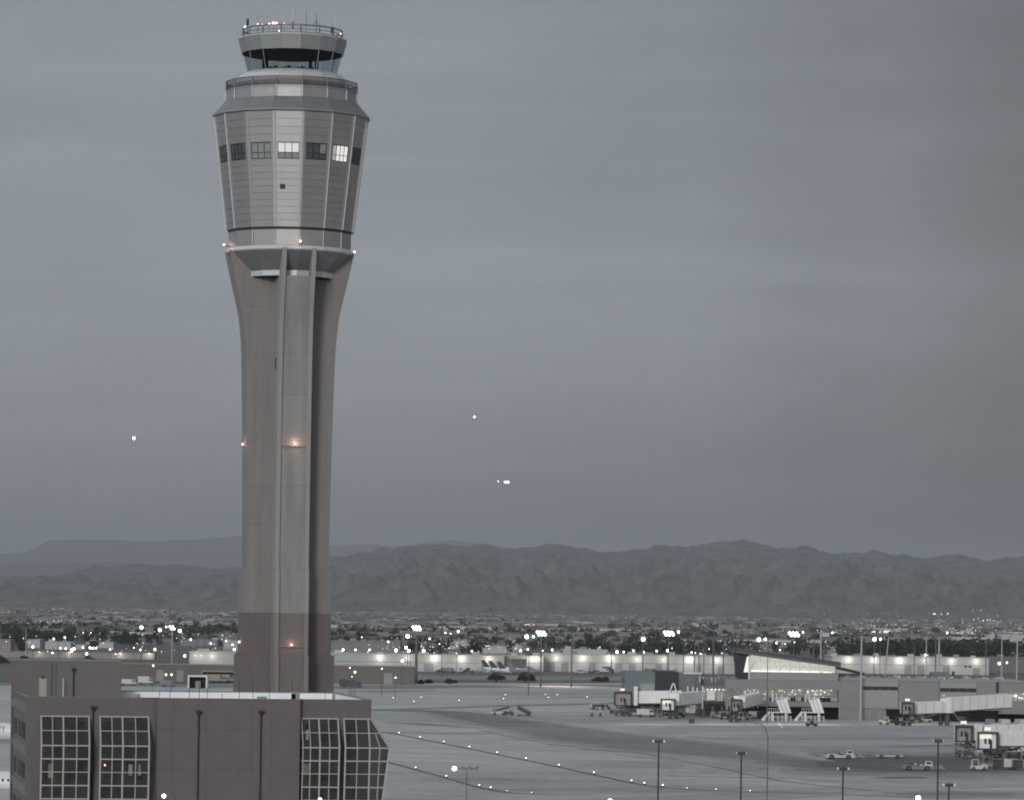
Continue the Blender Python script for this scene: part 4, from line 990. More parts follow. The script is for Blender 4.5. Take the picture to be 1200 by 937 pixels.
# smaller buildings of the middle distance
for (nm, lab, p0, p1, yt, d, dep, m, kw) in [
    ('house', 'tan block house at the far left edge', 'L', 0, 0, 0, 0, 0, 0)][:0]: pass
small = [
 ('tan_building', 'tan building with a dark edge at the far left of the photo', -40, 12.5, 748.5, 2150, 20, M_peach, {}),
 ('white_building', 'white stepped building at the far left edge above the tan one', -30, 10.5, 742.5, 2600, 20, M_wh, dict(vents=2)),
 ('flat_roof_building', 'pale flat roofed building left of centre among dark trees', 30, 47, 748.5, 2450, 25, M_wh, {}),
 ('flat_roof_building', 'white building with a stepped roof just above the left penthouse', 53, 83, 751.5, 2400, 25, M_wh, dict(vents=2)),
 ('flat_roof_building', 'low white building with three bright windows left of the tower', 88, 100, 755, 2400, 25, M_wh, {}),
 ('flat_roof_building', 'white building partly behind a dark tree left of the tower', 101, 133, 752, 2500, 25, M_wh, dict(vents=2)),
 ('flat_roof_building', 'pale arched building immediately left of the tower', 262, 280, 750.5, 2500, 25, M_wh, {}),
 ('perimeter_wall', 'long tan wall strip crossing behind the left penthouse', -60, 181, 763.5, 2050, 12, M_tan, dict(lamps=((46, .5), (81, .7), (141, 1.0), (175, 1.2), (-8, .5)))),
 ('cream_building', 'cream flat roofed building with a stepped parapet right of the tower', 388, 469, 751.0, 2350, 40, M_h1, dict(vents=5)),
 ('peach_building', 'peach coloured far building behind the brightest floodlight mast', 445, 499, 742.5, 3000, 40, M_peach, {}),
 ('flat_roof_building', 'white low building between trees right of the brightest mast', 519, 566, 751, 2700, 40, M_h3, dict(vents=3)),
 ('flat_roof_building', 'long pale roof beyond the floodlights at the photo centre', 560, 612, 757, 2500, 40, M_h3, dict(vents=3)),
 ('flat_roof_building', 'wide pale roof above the raised warehouse block', 645, 706, 741, 3300, 60, M_h1, dict(vents=5)),
 ('flat_roof_building', 'low white roof behind the trees right of the warehouse block', 700, 730, 747, 3000, 40, M_h1, {}),
 ('flat_roof_building', 'low pale roof left of the terminal hall roof', 745, 790, 752.5, 2700, 40, M_h1, dict(vents=2)),
 ('hotel', 'square beige multi storey building in the far city above the terminal', 841, 860, 731.5, 4300, 30, M_peach, {}),
 ('flat_roof_building', 'small bright white building right of the beige multi storey one', 857, 871, 744.5, 3600, 30, M_h3, {}),
 ('flat_roof_building', 'wide dark low roofed building right of the hall floodlights', 965, 1003, 746, 2700, 30, M_h4, {}),
 ('flat_roof_building', 'white flat canopy building above the right end of the hall roof', 963, 972, 741, 3000, 20, M_h3, {}),
 ('cargo_building', 'low grey building at the far right beyond the white warehouse', 1160, 1330, 771, 2000, 40, M_h4, dict(vents=4)),
]
for nm, lab, p0, p1, yt, d, dep, m, kw in small:
    shed(nm, lab, 'wall' if nm == 'perimeter_wall' else 'building', p0, p1, yt, d, dep, m, None, m if m is not M_tan else M_tan, band=False, **kw)

# ================================================================== TERMINAL
D_T, D_L = 1104.0, 1126.0
def tx(px, d=D_T, y=815): return PD(px, y, d).x
def tz(px, py, d=D_T): return PD(px, py, d).z
X0 = tx(985)
term = thing('terminal_building', 'grey airport concourse with a sloping roofed glass hall and lit gate windows', 'terminal', (X0, D_T, 0))
def tb(name, px0, px1, z0, z1, m, y0=0.0, y1=30.0, parent=None, d=D_T):
    off = d - D_T
    return MB().box(tx(px0, d) - X0, tx(px1, d) - X0, off + y0, off + y1, z0, z1).build(name, m, parent or term)
# left end boxes (blue grey, black, blue grey)
zl = tz(760, 787.5, D_L)
tb('end_wall', 732, 767.6, 0, zl, M_tb, d=D_L); tb('end_wall', 767.8, 794.5, 0, zl + .25, M_tk, y0=-.6, d=D_L); tb('end_wall', 794.7, 819, 0, zl - .3, M_tb, d=D_L)
tb('light_panel', 750, 767, tz(760, 810, D_L), tz(760, 800.5, D_L), M_tl, y0=-.12, y1=.1, d=D_L)
tb('roof_edge_light', 801, 822, zl - .28, zl + .1, M_white, y0=-.3, y1=6, d=D_L)
# recess between
zr = tz(830, 795.5, D_T + 10)
tb('recess_wall', 819.2, 849.5, 0, zr, M_roofe, y0=17, y1=30)
# gate frontage
zf = tz(920, 796.5); zb = tz(920, 807.0); zw = tz(920, 821.5); zg = tz(920, 827.5)
tb('frontage', 849.8, 984.8, zb, zf, M_tw, y1=30)
tb('frontage_soffit', 849.8, 984.8, zg, zw, M_tw, y0=.05, y1=30)
tb('lounge_back_wall', 850, 984.5, zw + .01, zb - .01, M_tglow, y0=9, y1=9.3)
tb('lounge_floor', 850, 984.5, zw - .002, zw + .05, M_grey, y0=.3, y1=9)
tb('ground_floor_wall', 850, 984.5, 0, zg - .01, M_black, y0=5, y1=29)
for p in (850.5, 862, 898.5, 942, 983): tb('pier', p, p + 3.2, 0 if p in (850.5, 983) else zw + .02, zb - .02, M_tw, y0=.02, y1=1)
rr = random.Random(4)
wx = 866.0
for i in range(27):
    a_ = 854 + i * 4.75
    if 896 < a_ < 902 or 940 < a_ < 946: continue
    wdo = tb('window', a_, a_ + .45, zw + .03, zb - .03, M_grey, y0=.1, y1=.3)
    q = tb('window_pane', a_ + .5, a_ + 4.7, zw + .05, zb - .05, M_hallg, y0=.2, y1=.22, parent=term)
tb('window_transom', 854, 982, zw + (zb - zw) * .42, zw + (zb - zw) * .50, M_grey, y0=.05, y1=.18)
for i in range(46):
    a_ = 856 + rr.random() * 124; zz = zb - .4 - rr.random() * .7 if rr.random() < .7 else zw + rr.uniform(.6, 2.0)
    s_ = rr.uniform(.25, .95)
    tb('ceiling_light', a_, a_ + s_, zz, zz + rr.uniform(.15, .35), M_tspot, y0=2 + rr.random() * 5, y1=3 + rr.random() * 5 + 3)
for i in range(26):
    a_ = 855 + rr.random() * 122; tb('lounge_seating', a_, a_ + rr.uniform(1, 5), zw + .06, zw + rr.uniform(.8, 1.3), M_black, y0=.8 + rr.random() * 4, y1=6)
# right part: precast panels
zt1 = tz(1080, 797.2)
pan = [(985, 1009.5, 0), (1010, 1052.4, 1), (1053, 1100.2, 0), (1100.8, 1144.5, 1), (1145, 1170, 0)]
for a_, b_, lt in pan:
    tb('precast_panel', a_, b_, tz(1000, 829), zt1, M_tl if lt else M_tw, y0=-.12 if lt else 0, y1=30)
    tb('base_panel', a_, b_ if b_ < 1053 else b_, 0, tz(1000, 829) - .03, M_tw, y0=.1, y1=30)
tb('parapet_cap', 985, 1200, zt1 + .003, zt1 + .4, M_tl, y0=-.3, y1=30.3)
tb('strip_window', 1010.8, 1051.8, tz(1030, 808), tz(1030, 803.8), M_win, y0=-.2, y1=.2)
tb('strip_window', 1101.5, 1143.8, tz(1122, 810.2), tz(1122, 805.8), M_win, y0=-.2, y1=.2)
for p in (1021.5, 1031, 1041.5): tb('mullion', p, p + .5, tz(1030, 808), tz(1030, 803.8), M_grey, y0=-.26, y1=-.21)
for p in (1112, 1122.5, 1133): tb('mullion', p, p + .5, tz(1122, 810.2), tz(1122, 805.8), M_grey, y0=-.26, y1=-.21)
tb('wall_vent_panel', 993, 1003, tz(1000, 813), tz(1000, 802), M_tw, y0=-.05, y1=.1)
tb('wall_vent_panel', 1148, 1160, tz(1154, 815), tz(1154, 805), M_tw, y0=-.05, y1=.1)
tb('service_opening', 1039, 1170, 0, tz(1100, 831), M_black, y0=-.15, y1=.3)
tb('door', 1018, 1021, 0, 2.4, M_tan, y0=-.02, y1=.15); tb('door', 1029, 1032, 0, 2.4, M_tan, y0=-.02, y1=.15)
tb('canopy', 1037, 1172, tz(1100, 831) + .01, tz(1100, 829.5), M_tw, y0=-1.6, y1=-.13)
# far right gate windows
tb('frontage', 1170.3, 1330, tz(1200, 811), zt1, M_tw, y1=30); tb('frontage_soffit', 1170.3, 1330, 2.2, tz(1200, 822), M_tw, y0=.05, y1=30)
tb('lounge_back_wall', 1170.5, 1330, tz(1200, 821.8), tz(1200, 811.2), M_tglow, y0=8, y1=8.3); tb('ground_floor_wall', 1170.4, 1330, 0, 2.18, M_black, y0=5, y1=29)
tb('side_fin', 1167, 1170.2, tz(1170, 811), zt1, M_dark, y0=-.3, y1=.05)
for i in range(30): tb('window', 1172 + i * 5.2, 1172.5 + i * 5.2, tz(1200, 821.8), tz(1200, 811.2), M_grey, y0=.1, y1=.3)
for i in range(16):
    a_ = 1171 + rr.random() * 70; zz = tz(1200, 813) - rr.random() * 1.4; tb('ceiling_light', a_, a_ + rr.uniform(.5, 2.2), zz, zz + .35, M_tspot, y0=2 + rr.random() * 3, y1=6)
# roofs
MB().box(tx(850) - X0, tx(1330) - X0, .4, 60, zt1 - .9, zt1 - .6).build('flat_roof', M_roofg, term)
MB().box(tx(732, D_L) - X0, tx(850) - X0, D_L - D_T + .6, 60, zr - 1.2, zr - .9).build('flat_roof', M_roofg, term)
for i in range(34):
    a_ = 990 + i * 6 + rr.uniform(-2, 2); tb('roof_fitting', a_, a_ + rr.uniform(.4, 1.6), zt1 - .6, zt1 + rr.uniform(.5, 1.1), M_white if i % 3 else M_grey, y0=10 + rr.random() * 15, y1=27)
for i in range(14):
    a_ = 820 + i * 3.2 + rr.uniform(-1, 1); tb('roof_fitting', a_, a_ + rr.uniform(.3, 1.2), zr - .9, zr + rr.uniform(.1, .8), M_white if i % 3 else M_grey, y0=12 + rr.random() * 10, y1=24)
tb('roof_unit', 1106, 1127, zt1 - .5, zt1 + 1.9, M_tb, y0=32, y1=38); tb('roof_unit', 1131, 1133.5, zt1 - .5, zt1 + 2.2, mat('blue_box', (.04, .06, .10), .7), y0=32, y1=34)
# raised glass hall; its near wall stands 6 m back from the frontage
DH = D_T + 6
def hx(px): return tx(px, DH) - X0
def hz(px, py): return tz(px, py, DH)
hs0 = hz(930, 797.0); hsl = hz(930, 788.0)
MB().box(hx(877), hx(982), 6.0, 40, zf - .5, hsl).build('hall_sill', M_tl, term)
MB().box(hx(876.5), hx(983), 5.7, 6.0, hs0 - .3, hs0 + .1).build('sill_edge', M_white, term)
# roof underside line: (877,765.5) -> (983,781.5)
def ru(px): return hz(px, 765.8 + (px - 877) * 15.5 / 106)
hb = MB(); hb.hexa([(hx(878), 14, hsl), (hx(981), 14, hsl), (hx(981), 14.3, hsl), (hx(878), 14.3, hsl)], [(hx(878), 14, ru(878) - .05), (hx(981), 14, ru(981) - .05), (hx(981), 14.3, ru(981) - .05), (hx(878), 14.3, ru(878) - .05)])
hb.build('hall_back_wall', M_hall, term)
for i in range(9):
    a_, b_ = 879 + i * 11.5, 879 + (i + 1) * 11.5; b_ = min(b_, 981.5)
    vmb = MB(); vmb.bar((hx(a_), 5.95, hsl), (hx(a_), 5.95, ru(a_)), .13, .2); hw_ = vmb.build('hall_mullion', M_white, term)
    p = MB(); p.face([(hx(a_ + .3), 6.05, hsl + .05), (hx(b_ - .3), 6.05, hsl + .05), (hx(b_ - .3), 6.05, ru(b_)), (hx(a_ + .3), 6.05, ru(a_))]); p.build('hall_pane', M_hallg, term)
    tr = MB(); tr.bar((hx(a_), 10, hsl + .3), (hx(a_ + 6), 10, lerp(hsl, ru(a_ + 6), .6)), .13, .13); tr.bar((hx(a_ + 11), 10.2, hsl + .3), (hx(a_ + 7), 10.2, lerp(hsl, ru(a_ + 7), .6)), .11, .11); tr.build('roof_truss', M_white, term)
for k in (1, 2):
    z_ = hsl + k * 1.55; e_ = 877 + (hz(877, 765.8) - z_) / (hz(877, 765.8) - ru(983)) * 106 if z_ > ru(983) else 981
    MB().bar((hx(878), 5.93, z_), (hx(min(e_, 981)), 5.93, z_), .09, .1).build('hall_transom', M_white, term)
MB().box(hx(880.5), hx(962), 9, 9.6, hsl + .15, hsl + .52).build('hall_light_strip', M_hallb, term)
MB().box(hx(965), hx(975), 9, 9.6, hsl + .1, hsl + .4).build('hall_light_strip', M_hallb, term)
# sloping roof slab
def rt(px): return hz(px, 758.7 + (px - 862) * .1375)
def slabroof(name, pa, pb, f_top, f_bot, y0, y1, m):
    q = MB(); q.hexa([(hx(pa), y0, f_bot(pa)), (hx(pb), y0, f_bot(pb)), (hx(pb), y1, f_bot(pb)), (hx(pa), y1, f_bot(pa))], [(hx(pa), y0, f_top(pa)), (hx(pb), y0, f_top(pb)), (hx(pb), y1, f_top(pb)), (hx(pa), y1, f_top(pa))])
    return q.build(name, m, term)
slabroof('hall_roof', 860, 984, rt, lambda p: rt(p) - .55, 3.2, 42, M_roofd)
slabroof('roof_fascia', 861.5, 984, lambda p: rt(p) - .55, lambda p: rt(p) - 1.35 if p > 900 else rt(p) - 1.3, 3.9, 41.5, M_roofe)
slabroof('roof_soffit', 863, 983.5, lambda p: rt(p) - 1.36, lambda p: ru(p) + .0, 4.6, 41, M_roofd)
q = MB(); q.hexa([(hx(867), 6, zf), (hx(877), 6, zf), (hx(877), 40, zf), (hx(870), 40, zf)], [(hx(863), 6, ru(870)), (hx(877), 6, ru(877)), (hx(877), 40, ru(877)), (hx(866), 40, ru(870))]); q.build('hall_end_wall', M_tk, term)
q = MB(); q.face([(hx(871), 5.96, hsl), (hx(876.4), 5.96, hsl), (hx(876.4), 5.96, ru(877) - .5), (hx(874.5), 5.96, ru(877) - .9)]); q.build('end_pane', M_hall, term)
q = MB(); q.bar((hx(877.3), 5.85, zf), (hx(877.3), 5.85, ru(877)), .4, .3); q.build('corner_post', M_white, term)
# lower rear roof wing at the right
def rt2(px): return tz(px, 768 + (px - 925) * 20.0 / 90, D_T + 40)
q = MB(); f = lambda px: tx(px, D_T + 40) - X0
q.hexa([(f(922), 42.5, rt2(922) - .8), (f(1014), 42.5, rt2(1014) - .8), (f(1014), 60, rt2(1014) - .8), (f(922), 60, rt2(922) - .8)], [(f(922), 42.5, rt2(922)), (f(1014), 42.5, rt2(1014)), (f(1014), 60, rt2(1014)), (f(922), 60, rt2(922))]); q.build('rear_roof', M_dark, term)
q = MB(); f2 = lambda px: tx(px, D_T + 44) - X0
MB().box(f2(983), f2(1012), 44, 58, zt1 - .5, rt2(1012) - .85).build('rear_wall', M_tb, term)

# ================================================================== JET BRIDGES
def flat(p): return Vector((p.x, p.y, 0))
def jet_bridge(label, cab, zc, leg_at, segs, cabw=3.6, lit=False, yawc=0.0, top_lamp=True, cab2=None, ribbed=False, stair=True, zt=3.0, lampm=None):
    """cab: world xy of the cab; zc: floor height; segs: list of (p0,p1,z0,z1,width,height)"""
    t = thing('jet_bridge', label, 'jet bridge', (cab.x, cab.y, 0), 0, 'jet bridges at the gates')
    o = Vector((cab.x, cab.y, 0))
    for (p0, p1, z0, z1, wd, ht) in segs:
        a, b = flat(p0) - o, flat(p1) - o; d_ = (b - a).normalized(); n_ = Vector((-d_.y, d_.x, 0)) * wd / 2
        q = MB(); q.hexa([a - n_ + Vector((0, 0, z0)), b - n_ + Vector((0, 0, z1)), b + n_ + Vector((0, 0, z1)), a + n_ + Vector((0, 0, z0))],
                         [a - n_ + Vector((0, 0, z0 + ht)), b - n_ + Vector((0, 0, z1 + ht)), b + n_ + Vector((0, 0, z1 + ht)), a + n_ + Vector((0, 0, z0 + ht))])
        so = q.build('tunnel', M_bwht, t)
        ln = (b - a).length; k_ = max(2, int(ln / (1.15 if ribbed else 2.6)))
        rb = MB()
        for i in range(k_ + 1):
            c = a + (b - a) * i / k_; zc_ = z0 + (z1 - z0) * i / k_
            for sgn in (-1, 1):
                m_ = c + n_ * sgn * 1.0; rb.bar(m_ + Vector((0, 0, zc_ + .05)), m_ + Vector((0, 0, zc_ + ht - .05)), .14, .12)
        rb.build('side_ribs', M_bwht if ribbed else M_strip, so)
        q = MB(); q.bar(a + Vector((0, 0, z0 - .16)), b + Vector((0, 0, z1 - .16)), wd * .8, .3); q.build('underframe', M_bgry, so)
    # cab: a dark hooded mouth with side walls
    cr_, ca_ = math.sin(yawc), math.cos(yawc)
    def C(x, y, z): return Vector((x * ca_ - y * cr_, x * cr_ + y * ca_, z))
    def cbox(q, x0, x1, y0, y1, z0, z1): q.hexa([C(x0, y0, z0), C(x1, y0, z0), C(x1, y1, z0), C(x0, y1, z0)], [C(x0, y0, z1), C(x1, y0, z1), C(x1, y1, z1), C(x0, y1, z1)])
    hw = cabw / 2
    q = MB(); cbox(q, -hw, hw, .6, 3.4, zc, zc + zt); cbo = q.build('cab', M_bwht, t)
    q = MB(); cbox(q, -hw - .05, -hw + .2, -.5, .6, zc, zc + zt); cbox(q, hw - .42, hw + .05, -.3, .6, zc, zc + zt); cbox(q, -hw - .05, hw + .05, -.7, .6, zc + zt - .28, zc + zt + .06); q.build('canopy_hood', M_hood, cbo)
    q = MB(); cbox(q, -hw + .3, hw - .3, .5, .58, zc + .05, zc + zt - .4); q.build('cab_opening', M_litd if lit else mat('cab_inside', (.36, .35, .34), .8), cbo)
    if lit:
        q = MB(); cbox(q, -hw + .4, hw * .35, .42, .48, zc + zt - 1.35, zc + zt - .45); q.build('cab_light', M_litw2, cbo)
    for dx in (-.7, .1):
        q = MB(); cbox(q, dx, dx + .42, .40, .46, zc + .9, zc + 2.0); q.build('cab_window', M_win, cbo)
    q = MB(); cbox(q, .35, .8, .0, .35, zc + .05, zc + 1.7); q.build('control_console', M_dark, cbo)
    q = MB(); cbox(q, -hw, hw, -.7, .6, zc - .25, zc); q.build('bumper', M_dark, cbo)
    if top_lamp:
        lm = MB(); cbox(lm, -.75, .45, -.05, .25, zc + zt + .35, zc + zt + .95); lm.build('flood_lamp', lampm or M_litw2, cbo)
        MB().tube(C(-.2, .6, zc + zt), C(-.2, .4, zc + zt + .5), .07, n=5).build('lamp_bracket', M_grey, cbo)
    # drive column, wheels, stairs
    for L_ in leg_at:
        l = flat(L_) - o
        q = MB()
        for s_ in (-.9, .9): q.box(l.x + s_ - .16, l.x + s_ + .16, l.y - .16, l.y + .16, .75, zc)
        q.box(l.x - 1.4, l.x + 1.4, l.y - .4, l.y + .4, .65, 1.05); co = q.build('drive_column', M_bgry, t)
        for s_ in (-1.1, -.55, .55, 1.1): MB().tube((l.x + s_ - .17, l.y, .55), (l.x + s_ + .17, l.y, .55), .55, n=12).build('wheel', M_tyre, co)
    if stair:
        rg = random.Random(int(cab.x))
        for _ in range(7):
            gx, gy, gz = rg.uniform(-2.6, 3.4), rg.uniform(1, 5), rg.uniform(.5, zc - .6); MB().box(gx, gx + rg.uniform(.3, 1.1), gy, gy + .8, gz, gz + rg.uniform(.3, .9)).build('equipment_box', (M_vgx, M_grey, M_tan)[_ % 3], t)
        q = MB(); l = flat(leg_at[0]) - o + Vector((2.6, 0, 0))
        q.bar(l + Vector((0, -1.2, zc)), l + Vector((2.6, -1.2, .2)), .12, .35); q.bar(l + Vector((0, -.3, zc)), l + Vector((2.6, -.3, .2)), .12, .35)
        for i in range(9): q.box(l.x + .28 * i, l.x + .28 * i + .3, l.y - 1.2, l.y - .3, zc - (zc - .2) * i / 9 - .05, zc - (zc - .2) * i / 9)
        q.build('service_stair', M_bgry, t)
    return t, o
def P(px, py, d): return PD(px, py, d)
d = 1128
jA, oA = jet_bridge('white ribbed jet bridge at the blue grey end of the terminal, its cab the leftmost', P(730, 820, 1122), tz(730, 825.5, 1122), [P(753, 830, 1125)],
    [(P(737, 820, 1125), P(749, 820, 1125), tz(740, 824, 1125), tz(740, 823, 1125), 2.6, 3.0), (P(746, 815, 1125), P(800, 815, 1122), tz(750, 823.5, 1125), tz(750, 822, 1125), 3.4, 3.4)], cabw=5.0, ribbed=True, zt=3.6)
for px in (745,):
    q = MB(); a = P(px, 815, 1122) - oA; q.box(a.x - .5, a.x + .5, a.y - .6, a.y + 2, tz(px, 826, 1122), tz(px, 804, 1122)); q.build('gantry_post', M_bwht, jA)
q = MB(); a = P(789, 805, 1120) - oA; zz = tz(789, 808.5, 1120)
for s_ in (-.9, .9): q.bar(Vector((a.x + s_ * 1.1, a.y, zz - .5)), Vector((a.x + s_ * .15, a.y, tz(789, 800, 1120))), .3, .3)
q.build('gantry_frame', M_bwht, jA)
jB, oB = jet_bridge('white jet bridge with a brightly lit open cab left of the lit glass rotunda', P(783, 825, 1088), tz(783, 831.5, 1088), [P(789, 840, 1089)],
    [(P(790, 825, 1092), P(820, 815, 1108), tz(792, 826, 1092), tz(820, 823, 1108), 3.0, 3.2)], cabw=3.9, lit=True, top_lamp=False)
jC, oC = jet_bridge('short white jet bridge with a dark cab in front of the lit gate windows', P(863, 826, 1066), tz(863, 832.5, 1066), [P(860, 842, 1067)],
    [(P(867, 825, 1070), P(887, 817, 1092), tz(868, 829, 1070), tz(887, 824, 1092), 3.0, 3.0)], cabw=2.9, top_lamp=True, lampm=M_litw)
jE, oE = jet_bridge('long white jet bridge in two sloping sections against the grey precast wall', P(1064, 829, 1053), tz(1064, 836, 1053), [P(1106, 838, 1062), P(1062, 845, 1055)],
    [(P(1071, 830, 1057), P(1111, 828, 1062), tz(1072, 835.5, 1057), tz(1111, 834, 1062), 3.0, 3.0), (P(1112, 825, 1062), P(1181, 822, 1072), tz(1112, 832.5, 1062), tz(1181, 828, 1072), 3.6, 3.5)], cabw=3.4)
jF, oF = jet_bridge('near jet bridge at the right edge whose cab mouth is brightly lit', P(1158, 866, 815), tz(1158, 876.5, 815), [P(1163, 886, 818), P(1196, 886, 822)],
    [(P(1168, 862, 819), P(1270, 862, 826), tz(1169, 873, 819), tz(1270, 873, 826), 3.2, 3.3)], cabw=4.1, lit=True, ribbed=True, zt=3.3)
jG, oG = jet_bridge('jet bridge with an unlit mouth behind the brightly lit one at the right', P(1130, 858, 850), tz(1130, 867.5, 850), [P(1141, 874, 852)],
    [(P(1139, 858, 853), P(1150, 858, 853), tz(1139, 866.5, 853), tz(1150, 866.5, 853), 2.8, 3.0), (P(1150, 857, 853), P(1280, 853, 860), tz(1150, 866, 853), tz(1280, 862, 860), 3.0, 3.0)], cabw=3.7, zt=3.2)
# mast railings and vertical frames on top of B and C
def uprights(t, o, pxs, ytop, ybot, d, m=M_bwht, wd=.28):
    for i, px in enumerate(pxs):
        a = P(px, ytop, d) - o; MB().box(a.x - wd / 2, a.x + wd / 2, a.y - .12, a.y + .12, tz(px, ybot, d), tz(px, ytop + (i % 3) * .9, d)).build('mast', m, t)
uprights(jB, oB, (806, 812, 817, 823.5), 803.5, 830, 1106); uprights(jC, oC, (873.5, 879, 883, 888), 808, 829, 1090)
# bridge rotundas / lit glass link
t = thing('bridge_rotunda', 'lit glass walled rotunda between two jet bridges on dark legs', 'rotunda', (tx(836, 1106), 1106, 0))
za_, zb_ = tz(836, 821, 1106), tz(836, 806, 1106)
hw = (tx(849, 1106) - tx(823, 1106)) / 2
MB().box(-hw, hw, 0, 6, zb_, zb_ + .5).build('roof', M_tb, t); MB().box(-hw, hw, 0, 6, za_ - .8, za_).build('floor', M_dark, t)
MB().box(-hw + .3, hw - .3, 3, 3.2, za_, zb_).build('inner_wall', M_tglow, t)
for i in range(7):
    u = -hw + .1 + i * (2 * hw - .2) / 6; MB().box(u - .13, u + .13, 0, .3, za_, zb_).build('mullion', M_tan, t)
MB().box(-hw + 1.4, -hw + 3.4, -.2, .0, za_ + .3, zb_ - .6).build('blind_panel', M_bwht, t)
for i in range(5): MB().box(-hw + 1 + i * 1.15, -hw + 1.7 + i * 1.15, .6, 1.2, zb_ - .5, zb_ - .2).build('ceiling_light', M_tspot, t)
for u in (-hw + .5, 0, hw - .5): MB().box(u - .35, u + .35, 2, 3, 0, za_ - .8).build('leg', M_bgry, t)
t = thing('bridge_rotunda', 'pale round joint of the long jet bridge between its two sections', 'rotunda', (tx(1111.5, 1060), 1060, 0))
q = MB(); q.tube((0, 1.9, tz(1111, 835, 1060)), (0, 1.9, tz(1111, 818, 1060)), 1.9, n=16); q.build('drum', M_bwht, t)
MB().tube((0, 1.9, 0), (0, 1.9, tz(1111, 835, 1060) - .01), .6, n=10).build('leg', M_bgry, t)
MB().ball((-1.2, -.2, tz(1105, 817, 1060) + .6), .35, 8, 5).build('beacon', M_bwht, t)

# white covered boarding ramps
def ramp(label, pl, pr, d):
    z = lambda y: tz((pl + pr) / 2, y, d); x = lambda px: tx(px, d) - tx(pl, d)
    t = thing('boarding_ramp', label, 'boarding ramp', (tx(pl, d), d, 0), 0, 'white boarding ramps under the gate windows')
    q = MB(); f_ = [(x(pl + 13.0), z(820.5)), (x(pl + 24.5), z(817.2)), (x(pl + 30), z(834)), (x(pl + 17.5), z(834))]
    q.hexa([(f_[3][0], -1.6, f_[3][1]), (f_[2][0], -1.6, f_[2][1]), (f_[2][0], .2, f_[2][1]), (f_[3][0], .2, f_[3][1])], [(f_[0][0], -.4, f_[0][1]), (f_[1][0], -.4, f_[1][1]), (f_[1][0], 1.4, f_[1][1]), (f_[0][0], 1.4, f_[0][1])])
    so = q.build('covered_flight', M_bwht, t)
    for k in (.3, .62): 
        a0 = lerp(Vector((f_[3][0], -1.66, f_[3][1])), Vector((f_[2][0], -1.66, f_[2][1])), k); b0 = lerp(Vector((f_[0][0], -.46, f_[0][1])), Vector((f_[1][0], -.46, f_[1][1])), k)
        MB().bar(a0, b0, .12, .08).build('rib', M_strip, so)
    MB().box(x(pl + 3), x(pl + 30), -1.8, .4, z(834.6), z(833.6)).build('landing', M_bwht, t)
    q = MB(); q.bar((x(pl - 4), -1.2, .1), (x(pl + 4.5), -1.2, z(834)), .2, .7); q.build('lower_flight', M_bwht, t)
    for px in (pl + 8, pl + 24): MB().box(x(px) - .3, x(px) + .3, -1.3, -.7, 0, z(834.65)).build('leg', M_bwht, t)
    for px in (pl + 8.5, pl + 13, pl + 19): MB().box(x(px) - .12, x(px) + .12, -.4, -.2, z(822), z(811 + (px - pl) * .1)).build('mast', M_bwht, t)
    q = MB()
    for yy in (838.5, 840.5): q.bar((x(pl - 1), -2.2, z(yy)), (x(pl + 30), -2.2, z(yy)), .1, .1)
    for k in range(7): q.box(x(pl - 1 + k * 5.1) - .08, x(pl - 1 + k * 5.1) + .08, -2.28, -2.12, 0, z(838.2))
    q.build('guard_rail', M_bwht, t)
    q = MB()
    for k in range(5): q.bar((x(pl + 4 + k * 2.6), -1.75, z(833.6)), (x(pl + 4 + k * 2.6), -1.75, z(829.6)), .08, .08)
    q.bar((x(pl + 3.5), -1.75, z(829.6)), (x(pl + 16), -1.75, z(829.6)), .09, .09); q.build('handrail', M_bwht, t)
ramp('white boarding ramp, the left of two under the lit gate windows', 897, 927, 1086)
ramp('white boarding ramp, the right of two under the lit gate windows', 935.5, 966, 1086)

